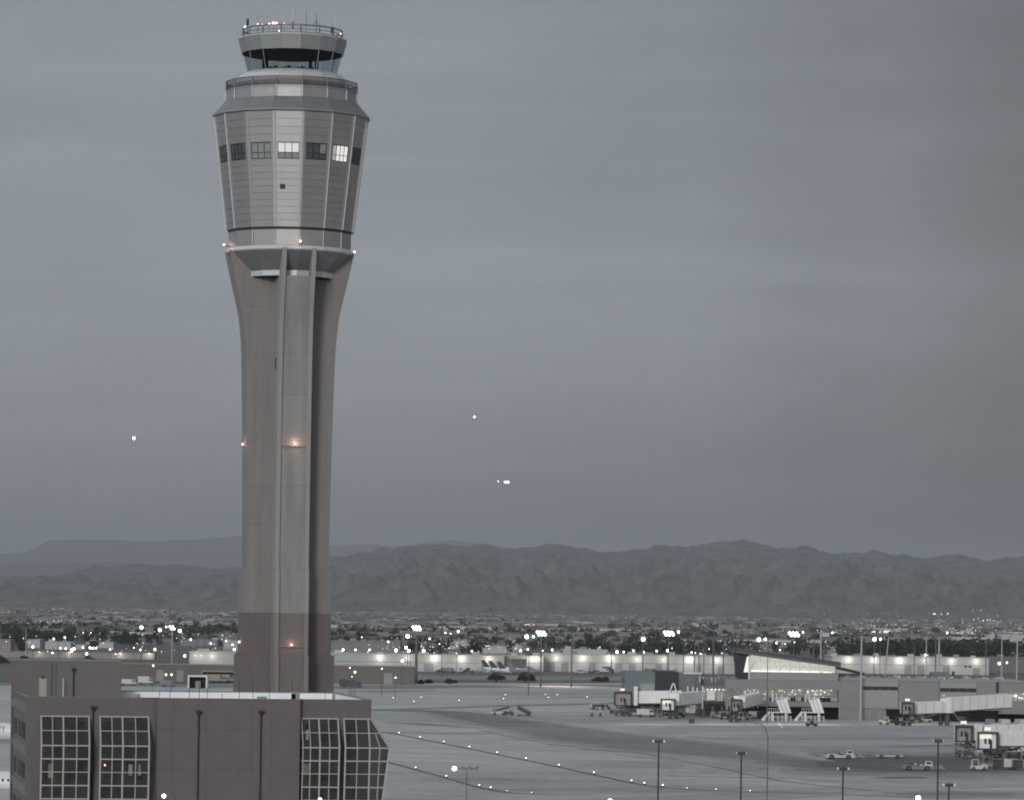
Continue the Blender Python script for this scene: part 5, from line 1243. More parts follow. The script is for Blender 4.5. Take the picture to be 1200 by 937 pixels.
# ================================================================== VEHICLES AND GROUND EQUIPMENT
M_vw = mat('vehicle_white', (.55, .55, .54), .4, 0, .06, .8); M_vg = mat('vehicle_grey', (.20, .20, .21), .5, 0, .1, .8); M_vd = mat('vehicle_dark', (.04, .045, .05), .5, 0, .1, .8)
M_vy = mat('vehicle_tan', (.32, .27, .22), .5, 0, .1, .8); M_vr = mat('cone_orange', (.45, .13, .06), .6)
def wheels(t, xs, y0, y1, r_=.42):
    for x in xs:
        for y in (y0, y1):
            wo = MB().tube((x, y - .13, r_), (x, y + .13, r_), r_, n=12).build('wheel', M_tyre, t); MB().tube((x, y - .15, r_), (x, y + .15, r_), r_ * .45, n=8).build('hub', M_grey, wo)
def vehicle(kind, label, px, pyb, length, rz=0, m=M_vw, group=None, name=None, cat=None):
    p = PZ(px, pyb, 0); nm, ct = {'tug': ('baggage_tractor', 'baggage tractor'), 'cart': ('baggage_cart', 'baggage cart'), 'truck': ('box_truck', 'truck'), 'car': ('parked_car', 'car'), 'belt': ('belt_loader', 'belt loader'),
        'flat': ('flatbed_trailer', 'trailer'), 'van': ('service_van', 'van'), 'pushback': ('pushback_tractor', 'aircraft tractor'), 'stairs': ('boarding_stairs', 'stairs'), 'container': ('container_cart', 'container cart'), 'buggy': ('utility_buggy', 'buggy')}[kind]
    t = thing(nm, label, ct, (p.x, p.y, 0), rz, group); L2 = length / 2
    if kind == 'tug':
        MB().box(-L2, L2, -.75, .75, .35, .95).build('body', m, t); MB().box(-L2 * .95, -L2 * .2, -.7, .7, .955, 1.2).build('hood', m, t)
        q = MB(); [q.box(a - .05, a + .05, b - .05, b + .05, .955, 2.05) for a in (.1, L2 * .8) for b in (-.65, .65)]; q.box(0, L2 * .85, -.75, .75, 2.05, 2.15); q.build('roof_frame', m, t)
        MB().box(.3, .8, -.5, .5, .96, 1.5).build('seat', M_vd, t); wheels(t, (-L2 * .65, L2 * .65), -.75, .75, .38)
    elif kind in ('cart', 'flat'):
        MB().box(-L2, L2, -.85, .85, .5, .72).build('deck', m, t)
        q = MB(); q.bar((L2, 0, .5), (L2 + 1.1, 0, .35), .1, .1); q.build('tow_bar', M_vd, t)
        if kind == 'cart':
            q = MB(); [q.box(a - .05, a + .05, b - .05, b + .05, .72, 2.0) for a in (-L2 + .1, L2 - .1) for b in (-.8, .8)]; q.box(-L2, L2, -.85, .85, 2.0, 2.08); q.build('cover_frame', m, t)
            MB().box(-L2 * .8, L2 * .5, -.7, .7, .725, 1.45).build('baggage', M_vd, t)
        else:
            q = MB(); q.box(-L2 * .9, -L2 * .2, -.7, .7, .725, .95); q.box(L2 * .1, L2 * .8, -.6, .6, .725, .9); q.build('deck_rollers', M_vg, t)
        wheels(t, (-L2 * .6, L2 * .6), -.85, .85, .42)
    elif kind == 'pushback':
        q = MB(); q.hexa([(-L2, -1.1, .35), (L2, -1.1, .35), (L2, 1.1, .35), (-L2, 1.1, .35)], [(-L2 - .1, -1.1, .80), (L2 - .3, -1.1, .92), (L2 - .3, 1.1, .92), (-L2 - .1, 1.1, .80)]); q.build('body', m, t)
        q = MB(); q.hexa([(-L2 * .9, -1.0, .84), (-L2 * .1, -1.0, .9), (-L2 * .1, 1.0, .9), (-L2 * .9, 1.0, .84)], [(-L2 * .8, -.9, 1.02), (-L2 * .15, -.9, 1.12), (-L2 * .15, .9, 1.12), (-L2 * .8, .9, 1.02)]); q.build('hood', m, t)
        rg = random.Random(int(px))
        for _ in range(6):
            bx0 = rg.uniform(-L2 * .5, L2 * .5); MB().box(bx0, bx0 + rg.uniform(.3, .8), -.8, rg.uniform(-.3, .6), .93, rg.uniform(1.1, 1.5)).build('equipment_box', (M_vg, M_vw, M_vd)[_ % 3], t)
        q = MB(); q.hexa([(L2 * .35, -.9, .93), (L2 * .85, -.9, .93), (L2 * .85, .3, .93), (L2 * .35, .3, .93)], [(L2 * .45, -.8, 1.85), (L2 * .78, -.8, 1.85), (L2 * .78, .2, 1.85), (L2 * .45, .2, 1.85)]); co = q.build('cab', M_vw, t)
        MB().box(L2 * .47, L2 * .74, -.92, -.8, 1.3, 1.7).build('window', M_win, co)
        q = MB(); q.bar((L2, 0, .7), (L2 + 1.9, -.2, .45), .14, .14); q.bar((L2 + .4, .2, 1.3), (L2 + 1.3, 0, .5), .08, .16); q.bar((L2 + .9, .1, 1.2), (L2 + 1.7, 0, .5), .08, .14); q.build('tow_bar', M_vy, t)
        q = MB(); q.bar((-L2, 0, .6), (-L2 - 1.1, 0, .75), .2, .12); q.build('hitch', m, t); wheels(t, (-L2 * .62, L2 * .5), -1.1, 1.1, .5)
    elif kind in ('truck', 'van'):
        MB().box(-L2, L2 * .45, -1.15, 1.15, .7, 3.0 if kind == 'truck' else 2.3).build('cargo_box', m, t)
        q = MB(); q.hexa([(L2 * .5, -1.05, .6), (L2, -1.05, .6), (L2, 1.05, .6), (L2 * .5, 1.05, .6)], [(L2 * .5, -1, 2.2), (L2 * .85, -1, 2.2), (L2 * .85, 1, 2.2), (L2 * .5, 1, 2.2)]); co = q.build('cab', m, t)
        q = MB(); q.hexa([(L2 * .55, -1.09, 1.4), (L2 * .9, -1.09, 1.4), (L2 * .9, -1.03, 1.4), (L2 * .55, -1.03, 1.4)], [(L2 * .55, -1.07, 2.0), (L2 * .84, -1.07, 2.0), (L2 * .84, -1.0, 2.0), (L2 * .55, -1.0, 2.0)]); q.build('window', M_win, co)
        MB().box(-L2, L2, -.9, .9, .45, .695).build('chassis', M_vd, t); wheels(t, (-L2 * .6, L2 * .7), -1.05, 1.05, .45)
    elif kind == 'car':
        q = MB(); q.hexa([(-L2, -.85, .35), (L2, -.85, .35), (L2, .85, .35), (-L2, .85, .35)], [(-L2 + .1, -.85, .95), (L2 - .15, -.85, .88), (L2 - .15, .85, .88), (-L2 + .1, .85, .95)]); q.build('body', m, t)
        q = MB(); q.hexa([(-L2 * .75, -.8, .955), (L2 * .4, -.8, .955), (L2 * .4, .8, .955), (-L2 * .75, .8, .955)], [(-L2 * .5, -.65, 1.45), (L2 * .12, -.65, 1.45), (L2 * .12, .65, 1.45), (-L2 * .5, .65, 1.45)]); q.build('cabin', M_win, t); wheels(t, (-L2 * .62, L2 * .62), -.8, .8, .33)
    elif kind == 'belt':
        MB().box(-L2, L2 * .6, -.8, .8, .45, .95).build('body', m, t); q = MB(); q.bar((-L2 * .9, 0, 1.1), (L2 * 1.1, 0, 2.2), .8, .5); q.build('conveyor', M_vd, t)
        MB().box(-L2 * .9, -L2 * .4, -.78, -.2, .955, 1.8).build('cab', M_vg, t); wheels(t, (-L2 * .65, L2 * .35), -.8, .8, .4)
    elif kind == 'stairs':
        q = MB()
        for i in range(10): q.box(-L2 + length * i / 10, -L2 + length * (i + 1) / 10, -.7, .7, .4 + i * .2, .55 + i * .2)
        q.bar((-L2, -.72, .7), (L2, -.72, 2.5), .1, 1.0); q.bar((-L2, .72, .7), (L2, .72, 2.5), .1, 1.0); q.build('flight', m, t)
        q = MB(); q.bar((-L2, -.72, 1.5), (L2, -.72, 3.5), .06, .06); q.bar((-L2, .72, 1.5), (L2, .72, 3.5), .06, .06); q.build('handrail', m, t)
        MB().box(-L2, L2, -.6, .6, .3, .5).build('chassis', M_vd, t); wheels(t, (-L2 * .6, L2 * .7), -.65, .65, .3)
    elif kind == 'container':
        MB().box(-L2, L2, -.95, .95, .42, .6).build('deck', M_vd, t); MB().box(-L2 + .1, L2 * .0, -.9, .9, .605, 2.1).build('container', M_vw, t)
        q = MB(); [q.box(a - .04, a + .04, -.9, -.8, .605, 2.1) for a in (L2 * .1, L2 * .4, L2 * .7, L2 * .95)]; q.box(L2 * .05, L2, -.9, .9, 2.0, 2.1); q.build('rack', M_vg, t); MB().box(L2 * .15, L2 * .9, -.6, .8, .605, 1.8).build('load', M_vd, t)
        wheels(t, (-L2 * .65, L2 * .65), -.9, .9, .32)
    elif kind == 'buggy':
        MB().box(-L2, L2, -.6, .6, .35, .8).build('body', m, t); MB().box(-.2, .4, -.55, .55, .805, 1.5).build('seat', M_vd, t)
        q = MB(); [q.box(a - .03, a + .03, -.55, -.49, .805, 1.9) for a in (-.5, .7)]; q.box(-.6, .8, -.6, .6, 1.9, 1.96); q.build('roof_frame', M_vd, t); wheels(t, (-L2 * .7, L2 * .7), -.6, .6, .32)
    return t
V = vehicle
V('pushback', 'low white aircraft tractor left of the two on the apron, nose to the left', 985, 889, 6.0, 0, M_vw, 'aircraft tractors on the open apron')
V('flat', 'low white empty trailer right of the long white aircraft tractor', 1042, 888.5, 5.5, 0, M_vw)
V('pushback', 'grey aircraft tractor with white cab beside the tallest right lamp post', 1076, 902.5, 6.2, R(2), M_vg, 'aircraft tractors on the open apron')
V('tug', 'small baggage tractor at the head of the white container train', 1147, 902.5, 3.2, R(178), M_vw)
V('tug', 'tan baggage tractor parked just behind the container train tractor', 1160, 899.5, 3.2, R(178), M_vg)
V('container', 'container cart with white box, first of the train at the right edge', 1176, 901.5, 4.3, R(180), M_vw, 'container carts in a train')
V('container', 'container cart at the very right edge, second of the train', 1199, 902.3, 4.3, R(180), M_vw, 'container carts in a train')
V('belt', 'dark belt loader under the unlit right hand bridge cab', 1140, 884, 5.2, R(160), M_vg)
V('tug', 'pale baggage tractor under the brightly lit bridge cab', 1152, 885, 3.0, R(20), M_vw)
V('truck', 'white service truck under the near bridge tunnel', 1194, 883.5, 6.5, 0, M_vw)
V('pushback', 'dark tractor parked left of the long jet bridge cab', 1045, 848.5, 4.6, R(180), M_vd)
V('cart', 'dark baggage cart under the long jet bridge cab', 1055, 849, 3.0, R(15), M_vd, 'baggage carts by the gates')
V('belt', 'dark belt loader beside the right boarding ramp', 975, 840, 5.0, R(175), M_vd)
V('cart', 'dark baggage cart at the corner of the precast wall', 987, 840, 3.4, 0, M_vd, 'baggage carts by the gates')
V('buggy', 'small dark four wheeled buggy alone on the apron in front of the ramps', 951, 850.5, 2.9, R(8), M_vd)
V('belt', 'white belt loader with a dark conveyor alone on the far apron', 586, 837.5, 4.6, R(5), M_vw)
V('tug', 'small dark tractor with a striped tank on the far apron', 596, 838, 2.8, 0, M_vd)
V('stairs', 'dark mobile boarding stairs alone on the far apron', 614, 839, 3.6, R(180), M_vd)
V('cart', 'low pale baggage cart left of the leftmost jet bridge cab', 701, 831, 4.4, 0, M_vw, 'baggage carts by the gates')
V('tug', 'white baggage tractor at the left of the pale cart by the leftmost bridge', 696, 830.5, 2.6, 0, M_vw)
V('cart', 'small cart right of the pale cart by the leftmost bridge', 710, 831, 3.0, 0, M_vg, 'baggage carts by the gates')
V('truck', 'dark truck with a tan box under the ribbed jet bridge', 765, 835, 5.6, 0, M_vy)
V('van', 'white van parked behind the lit bridge cab', 803, 834, 4.6, 0, M_vw)
V('tug', 'dark tractor under the lit glass rotunda', 836, 838, 3.2, 0, M_vd); V('cart', 'grey baggage cart under the lit glass rotunda', 826, 838, 3.4, 0, M_vg, 'baggage carts by the gates')
V('car', 'dark car parked between the two boarding ramps', 931, 841, 4.2, 0, M_vd); V('car', 'dark car behind the short jet bridge', 878, 842, 4.2, 0, M_vg)
V('truck', 'large dark truck parked at the right of the tower foot', 411, 805.5, 8, 0, M_vd)
V('van', 'white utility vehicle in front of the brown wall behind the office roof', 150, 803, 6.0, 0, M_vw)
V('truck', 'white truck second from the left behind the office roof', 171, 802, 5.5, 0, M_vw)
V('van', 'pale van at the left of the white box shelter', 197, 804.5, 5.2, 0, M_vg); V('truck', 'tan truck under the carport left of the tower', 252, 799.3, 9, 0, M_vy); V('truck', 'second tan truck under the carport nearest the tower', 264, 799.3, 7, 0, M_vy)
rr = random.Random(9)
vk = ['car', 'van', 'truck', 'car', 'tug']
EX = [('cart', 734, 839, 3.2, 'vd', 'dark baggage cart just right of the leftmost bridge cab'), ('belt', 741, 838.5, 4.6, 'vw', 'white belt loader beneath the ribbed jet bridge'), ('van', 756, 840, 4.6, 'vw', 'white van under the middle of the ribbed jet bridge'),
 ('tug', 770, 839.5, 2.8, 'vy', 'tan baggage tractor left of the lit cab wheels'), ('cart', 796, 840, 3.4, 'vd', 'dark baggage cart right of the lit cab wheels'), ('truck', 815, 838, 6.4, 'vw', 'white catering truck beside the lit glass rotunda'),
 ('belt', 842, 841, 4.6, 'vg', 'grey belt loader below the lit glass rotunda'), ('cart', 849, 842.5, 3.0, 'vw', 'pale baggage cart left of the short bridge wheels'), ('tug', 871, 843.5, 2.8, 'vw', 'white baggage tractor right of the short bridge wheels'),
 ('container', 886, 842, 4.2, 'vw', 'container cart behind the thin pole at the ramps'), ('tug', 905, 843, 2.6, 'vd', 'dark baggage tractor under the left boarding ramp'), ('cart', 917, 842, 3.2, 'vy', 'tan baggage cart under the left boarding ramp'),
 ('tug', 945, 843, 2.8, 'vg', 'grey baggage tractor under the right boarding ramp'), ('truck', 966, 838.5, 5.4, 'vd', 'dark truck at the right end of the lit gate windows'), ('cart', 994, 841, 3.2, 'vw', 'pale baggage cart at the foot of the precast wall'),
 ('tug', 1036, 848.5, 2.8, 'vw', 'white baggage tractor left of the dark one by the long bridge'), ('cart', 1074, 846, 3.6, 'vy', 'tan baggage cart right of the long bridge cab'), ('belt', 1086, 846, 4.6, 'vw', 'white belt loader under the first section of the long bridge'),
 ('van', 1118, 842, 4.8, 'vg', 'grey van under the second section of the long bridge'), ('truck', 1136, 842, 5.6, 'vw', 'white truck under the end of the long bridge'), ('cart', 1136, 889, 3.0, 'vy', 'tan baggage cart in front of the unlit right bridge cab'),
 ('belt', 1180, 888, 5.0, 'vd', 'dark belt loader behind the container train'), ('cart', 1128, 886.5, 3.0, 'vd', 'dark baggage cart at the outer side of the unlit right bridge cab'),
 ('truck', 1170, 887, 5.4, 'vg', 'grey service truck between the two right hand bridge legs'), ('cart', 1187, 892, 3.4, 'vy', 'tan baggage cart just above the container train'), ('tug', 1197, 889, 2.8, 'vw', 'white baggage tractor at the right edge above the train'),
 ('cart', 1128, 845, 3.2, 'vd', 'dark baggage cart under the middle of the long bridge'), ('tug', 1150, 845, 2.8, 'vy', 'tan baggage tractor under the far end of the long bridge'), ('truck', 1165, 843, 5.2, 'vg', 'grey truck at the dark openings below the right gate windows'),
 ('cart', 726, 838.5, 3.0, 'vy', 'tan baggage cart under the leftmost bridge cab'), ('belt', 779, 838, 4.4, 'vg', 'grey belt loader behind the lit bridge cab'), ('truck', 857, 838, 5.6, 'vy', 'tan service truck behind the short jet bridge cab'), ('tug', 893, 839, 2.8, 'vd', 'dark tractor between the short bridge and the left ramp')]
for kd_, px, py, ln_, m_, lb_ in EX: V(kd_, lb_, px, py, ln_, R((px * 37) % 24 - 12 + (180 if int(px) % 2 else 0)), {'vd': M_vd, 'vw': M_vw, 'vg': M_vg, 'vy': M_vy}[m_])
VPX = (517, 524, 535, 548, 559, 606, 612, 620, 681, 689, 700, 707, 713, 734, 740, 758, 762, 787, 836, 852, 1022, 1030, 1072, 1090, 1096, 1104, 1120, 1135)
for i, px in enumerate(VPX):
    side = 'long white warehouse' if px < 600 else 'short white building in the middle' if px < 630 else 'middle white warehouse' if px < 900 else 'right hand white warehouse'
    kx = [q_ for q_ in VPX if (q_ < 600) == (px < 600) and (q_ < 630) == (px < 630) and (q_ < 900) == (px < 900)]
    V(vk[i % 5], f"{['dark', 'grey', 'pale'][i % 3]} vehicle, {ordn[kx.index(px)]} from the left by the {side}", px, 788.0 if px < 600 else 788.6, 5.5, 0, [M_vd, M_vg, M_vw][i % 3], 'vehicles parked along the warehouses')
# rows of ground equipment behind the right edge bridges
for i, px in enumerate((1148, 1160, 1166, 1176, 1186, 1196)):
    V('truck' if i % 2 else 'van', f"{['pale', 'grey', 'white', 'white', 'pale', 'grey'][i]} service truck, {ordn[i]} from the left in the row above the right hand bridges", px, 858.0 - (i % 2) * 2, 6.5, R(80 + i * 4), [M_vw, M_vg, M_vw, M_vw, M_vg, M_vw][i], 'service trucks behind the right hand bridges')
# traffic cones and apron bits
def cone(px, py, label, big=1.0):
    p = PZ(px, py); t = thing('marker_cone', label, 'cone', (p.x, p.y, 0)); MB().box(-.45, .45, -.45, .45, 0, .15).build('base', M_vd, t)
    MB().tube((0, 0, .15), (0, 0, 1.0), .36, .12, 10).build('cone_body', M_vd, t); MB().tube((0, 0, 1.0), (-.15, 0, 1.5), .22, .1, 8).build('white_top', M_vw, t); t.scale = (big,) * 3
cone(693.5, 839, 'left of two white topped markers on the apron before the ribbed bridge', 1.15); cone(703.5, 839, 'right of two white topped markers on the apron before the ribbed bridge', 1.15)
for px, py, lb in ((810.5, 847, 'small dark box standing on the apron below the lit glass rotunda'), (717.5, 836, 'tiny dark box on the apron right of the white topped markers'), (1111, 884, 'flat dark drain cover on the apron left of the right hand bridges')):
    p = PZ(px, py); t = thing('apron_box', lb, 'box', (p.x, p.y, 0)); h_ = .15 if px > 1100 else 1.2; w_ = 2.2 if px > 1100 else .7
    MB().box(-w_, w_, -.6, .6, .03, h_).build('body', M_vd, t); MB().box(-w_ - .05, w_ + .05, -.65, .65, h_ + .002, h_ + .08).build('lid', M_vg, t)
p0, p1 = PZ(912, 847), PZ(917, 853); q = MB(); dv = (p1 - p0); n_ = Vector((-dv.y, dv.x, 0)).normalized() * .35
q.face([(a.x, a.y, .105) for a in (p0 - n_, p0 + n_, p1 + n_, p1 - n_)]); tag(q.build('painted_line', M_white), 'short white painted stand line on the apron', None, kind='structure')

# ================================================================== AIRCRAFT
M_air = mat('aircraft_white', (.72, .73, .75), .35, 0, .04, .4); M_let = mat('grey_lettering', (.20, .21, .23), .5)
def airliner(label, px_r, ytop, ybot, d, text=None, windows=True):
    z1, z0 = tz(5, ytop, d), tz(5, ybot, d); r_ = (z1 - z0) / 2; zc = (z0 + z1) / 2; xr_ = tx(px_r, d, ytop)
    t = thing('parked_airliner', label, 'airliner', (xr_, d, 0), R(0))
    q = MB(); ln = 30
    q.tube((-ln + 6, 0, zc), (4, 0, zc), r_, n=24); q.tube((4, 0, zc), (9, 0, zc - .4), r_, r_ * .35, 24); q.tube((-ln + 6, 0, zc), (-ln - 3, 0, zc + .9), r_, r_ * .2, 24)
    q.build('fuselage', M_air, t, smooth=False)
    q = MB(); q.hexa([(-12, 2, zc - 1.2), (-6, 2, zc - 1.2), (-14, 16, zc - .2), (-16, 16, zc - .2)], [(-12, 2, zc - .8), (-6, 2, zc - .8), (-14, 16, zc - .05), (-16, 16, zc - .05)]); q.build('wing', M_air, t)
    q = MB(); q.hexa([(-6, -2, zc - 1.2), (-12, -2, zc - 1.2), (-16, -16, zc - .2), (-14, -16, zc - .2)], [(-6, -2, zc - .8), (-12, -2, zc - .8), (-16, -16, zc - .05), (-14, -16, zc - .05)]); q.build('wing', M_air, t)
    q = MB(); q.hexa([(-ln - 2, -.15, zc + 1.2), (-ln + 5, -.15, zc + 1.7), (-ln + 5, .15, zc + 1.7), (-ln - 2, .15, zc + 1.2)], [(-ln - 3.5, -.1, zc + 7), (-ln - .5, -.1, zc + 7), (-ln - .5, .1, zc + 7), (-ln - 3.5, .1, zc + 7)]); q.build('tail_fin', M_air, t)
    for x_ in (-9, 2): MB().tube((x_, 0, .4), (x_, 0, zc - r_ + .1), .15, n=6).build('landing_gear', M_grey, t); 
    for x_ in (-9, 2): MB().tube((x_, -.3, .45), (x_, .3, .45), .45, n=10).build('wheel', M_tyre, t)
    if windows:
        for i in range(34): MB().box(-ln + 8 + i * .85, -ln + 8.3 + i * .85, -r_ - .01, -r_ * .9, zc + .25, zc + .7).build('cabin_window', M_win, t)
    if text:
        c = bpy.data.curves.new('lettering', 'FONT'); c.body = text; c.size = 1.9; c.extrude = .01; c.align_x = 'RIGHT'; c.materials.append(M_let)
        o = bpy.data.objects.new('lettering', c); col.objects.link(o); me_ = bpy.data.meshes.new_from_object(o.evaluated_get(bpy.context.evaluated_depsgraph_get())); bpy.data.objects.remove(o)
        o = link('lettering', me_, t); o.rotation_euler = (R(90), 0, 0); o.location = (-.55, -r_ - .03, zc - .1)
    return t
airliner('white airliner fuselage cut off by the left edge, farther of two behind the office', 9.8, 846.5, 867, 840, 'ITI', False)
airliner('white airliner fuselage cut off by the left edge, nearer of two behind the office', 9.5, 903, 930, 640, None, True)
# small parked jets before the short white building
def small_jet(label, px, pyb, m, rz=0, fin=M_vd):
    p = PZ(px, pyb); t = thing('parked_jet', label, 'small jet', (p.x, p.y, 0), rz, 'small jets parked on the far ramp')
    q = MB(); q.tube((-5, 0, 1.7), (4, 0, 1.7), .95, n=14); q.tube((4, 0, 1.7), (6.5, 0, 1.4), .95, .25, 14); q.tube((-5, 0, 1.7), (-8, 0, 2.2), .95, .2, 14); q.build('fuselage', m, t)
    for s_ in (-1, 1): q = MB(); q.hexa([(-2, s_ * .8, 1.2), (1, s_ * .8, 1.2), (-2, s_ * 7, 1.6), (-3, s_ * 7, 1.6)], [(-2, s_ * .8, 1.4), (1, s_ * .8, 1.4), (-2, s_ * 7, 1.7), (-3, s_ * 7, 1.7)]); q.build('wing', m, t)
    q = MB(); q.hexa([(-7.6, -.1, 2.2), (-4.6, -.1, 2.4), (-4.6, .1, 2.4), (-7.6, .1, 2.2)], [(-9, -.1, 5.6), (-7.4, -.1, 5.6), (-7.4, .1, 5.6), (-9, .1, 5.6)]); q.build('tail_fin', fin, t)
    wheels(t, (-1.5, 3.8), -.6, .6, .3)
small_jet('small jet with a dark tail fin, leftmost on the far ramp', 587, 788, M_air); small_jet('small jet with a dark tail fin, second from the left on the far ramp', 596, 789, M_air); small_jet('small jet with a dark tail fin, third from the left on the far ramp', 606, 790, M_air)
small_jet('pale small jet on the far ramp behind the round bush', 618, 791, M_vg, fin=M_vg)
# aircraft in the air with their landing lights on
def flyer(label, px, py, d, lights, sc_=1.0):
    p = PD(px, py, d); t = thing('flying_airliner', label, 'airliner', p, 0)
    q = MB(); q.tube((0, -12, 0), (0, 12, 0), 1.9, n=14); q.tube((0, -12, 0), (0, -17, -.5), 1.9, .5, 14); q.tube((0, 12, 0), (0, 20, .8), 1.9, .3, 14); q.build('fuselage', M_air, t)
    for s_ in (-1, 1):
        q = MB(); q.hexa([(s_ * 1.5, -3, -1), (s_ * 1.5, 4, -1), (s_ * 17, 9, .6), (s_ * 17, 7.5, .6)], [(s_ * 1.5, -3, -.6), (s_ * 1.5, 4, -.6), (s_ * 17, 9, .75), (s_ * 17, 7.5, .75)]); q.build('wing', M_vg, t)
    q = MB(); q.hexa([(-.15, 15, 1), (.15, 15, 1), (.15, 20, 1), (-.15, 20, 1)], [(-.1, 18, 6.5), (.1, 18, 6.5), (.1, 20.5, 6.5), (-.1, 20.5, 6.5)]); q.build('tail_fin', M_vg, t)
    for dx, r_, m in lights: MB().ball((dx, -13, -.8 if abs(dx) < 9 else .7), r_, 8, 5).build('landing_light', m, t)
flyer('distant airliner with two bright landing lights low over the mountains', 593, 564.4, 9000, [(-2.2, 1.9, M_lampb), (4.2, 2.6, M_lampb), (-17, 1.2, M_lampw), (17, .6, M_cl3)])
flyer('single white aircraft light high over the mountains left of the photo centre line', 556, 488, 11000, [(0, 2.3, M_lamp)]); flyer('single bright aircraft light in the sky left of the tower', 157.5, 513, 9000, [(0, 2.9, M_lamp)])

# ================================================================== LIGHT MASTS AND LAMP POSTS
M_pole = mat('pole_grey', (.14, .14, .145), .6, .3, .1, 1); M_poled = mat('pole_dark', (.055, .053, .053), .6, .2, .1, 1); M_polew = mat('pole_pale', (.42, .42, .42), .6, .1, .1, 1)
def mast(label, px, ytop, d, kind, m=M_pole, lean=0.0, thick=.3, width=8, ground=True, lampm=None, xtop=None):
    z = tz(px, ytop, d); b = PD(px, 800, d); t = thing('floodlight_mast' if kind != 'bare' else 'tall_pole', label, 'light mast' if kind != 'bare' else 'pole', (b.x, d, 0))
    xt = (tx(xtop if xtop else px, d, ytop) - b.x) if xtop else 0
    # keep vertical in the world; only leaning poles get an offset
    MB().tube((0, 0, 0), (xt, 0, z), thick, thick * .6, 8).build('pole', m, t)
    k = d / FOC
    if kind in ('dark', 'lit'):
        fr = MB(); fr.box(xt - width * k / 2, xt + width * k / 2, -.25, .25, z - .3, z); fo = fr.build('head_frame', M_poled, t)
        n_ = 6 if width > 7 else 4
        for i in range(n_):
            x_ = xt + (i - (n_ - 1) / 2) * width * k / n_
            MB().box(x_ - width * k / n_ * .42, x_ + width * k / n_ * .42, -.8, -.26, z - 1.5 - .3, z - .31).build('floodlight', M_poled, fo)
            if kind == 'lit': MB().ball((x_, -.95, z - .7 - (i % 2) * .9), .33 * k / .32 * (width / 8), 8, 5).build('lamp_glow', lampm or M_lamp, fo)
    if kind == 'round': MB().ball((xt, -.5, z - .4), width * k / 2 * .62, 10, 6).build('lamp_head', lampm or M_lamp, t)
    if kind == 'pink': MB().ball((xt, -.5, z - .2), width * k / 2, 8, 5).build('beacon', M_cl3, t)
    return t
masts = [
 ('brightest floodlight mast right of the tower with a cluster of lit heads', 487.5, 732, 1524, 'lit', M_pole, .75, 10, None, None),
 ('bright lamp beside the cluster mast right of the tower', 477, 744, 1700, 'round', M_pole, .2, 7, M_lampb, None),
 ('leftmost bright lamp mast standing behind the penthouse', 165, 733.5, 1560, 'round', M_pole, .25, 6, M_lampb, None),
 ('bright mast with two stacked lamps left of the tower, second from the left', 186.5, 736.5, 1560, 'round', M_pole, .25, 5.5, M_lampb, None),
 ('small warm lamp between the bright masts left of the tower', 194, 733, 1900, 'round', M_pole, .2, 3.5, M_lampw, None),
 ('pale thick mast with a row of lit lamps left of the tower', 201, 731.5, 1540, 'lit', M_polew, .35, 7, None, None),
 ('rightmost bright mast of the group left of the tower', 210, 737.5, 1540, 'round', M_pole, .25, 6, M_lampb, None),
 ('mast with an unlit dark box head left of the tower', 209, 724, 1700, 'dark', M_pole, .3, 6, None, None),
 ('lit floodlight mast left of the middle warehouse with six lamps', 633.5, 738, 1490, 'lit', M_pole, .4, 11, None, None),
 ('bright round lamp on the left of the middle floodlight mast', 616.5, 744.5, 1800, 'round', M_pole, .2, 7, M_lampb, None),
 ('smaller round lamp between the two middle lit masts', 624.3, 744.5, 1900, 'round', M_pole, .2, 4, M_lampb, None),
 ('tall mast with a dark row of unlit floodlights before the middle warehouse', 669.5, 733, 1500, 'dark', M_pole, .4, 12, None, None),
 ('tall mast with a small dark head behind the warehouse block', 716, 731, 1720, 'dark', M_pole, .35, 9, None, None),
 ('lamp mast with a square bright lamp in front of the middle warehouse', 753, 747.5, 1800, 'round', M_pole, .35, 7, M_lampb, 757),
 ('brightest floodlight cluster above the middle warehouse, five lamps wide', 783, 738.5, 1700, 'lit', M_pole, .3, 12, None, None),
 ('dark headed mast left of the terminal hall roof', 813.5, 734.5, 1780, 'dark', M_pole, .3, 12, None, None),
 ('second dark headed mast left of the terminal hall roof', 836, 731, 1780, 'dark', M_pole, .3, 10, None, None),
 ('bright round lamp above the peak of the hall roof', 888.5, 748, 1800, 'round', M_pole, .2, 7, M_lampb, None),
 ('smaller warm lamp beside the one above the hall roof peak', 896, 747.5, 1900, 'round', M_pole, .2, 5, M_lampw, None),
 ('bright floodlight cluster above the slope of the hall roof', 929.5, 739.5, 1700, 'lit', M_pole, .3, 12, None, None),
 ('dark headed mast with a red beacon above the right of the hall roof', 953, 735, 1560, 'dark', M_pole, .4, 12, None, None),
 ('bright lamp mast behind the right warehouse, left part', 1024, 747.5, 1780, 'round', M_pole, .3, 7, M_lampb, None),
 ('warm lamp right beside the bright one behind the right warehouse', 1031, 747.5, 1850, 'round', M_pole, .2, 4.5, M_lampw, None),
 ('dark headed mast with a beacon over the right warehouse', 1096, 735.5, 1560, 'dark', M_pole, .35, 9, None, None),
 ('unlit dark headed mast far right of the tower base', 517.5, 729.5, 2100, 'dark', M_pole, .3, 9, None, None),
 ('unlit dark headed mast at the photo centre', 594, 729.5, 2100, 'dark', M_pole, .3, 9, None, None),
]
for lab, px, yt, d, kind, m, th, wd, lm, xt in masts: mast(lab, px, yt, d, kind, m, thick=th * .8, width=wd, lampm=lm, xtop=None)
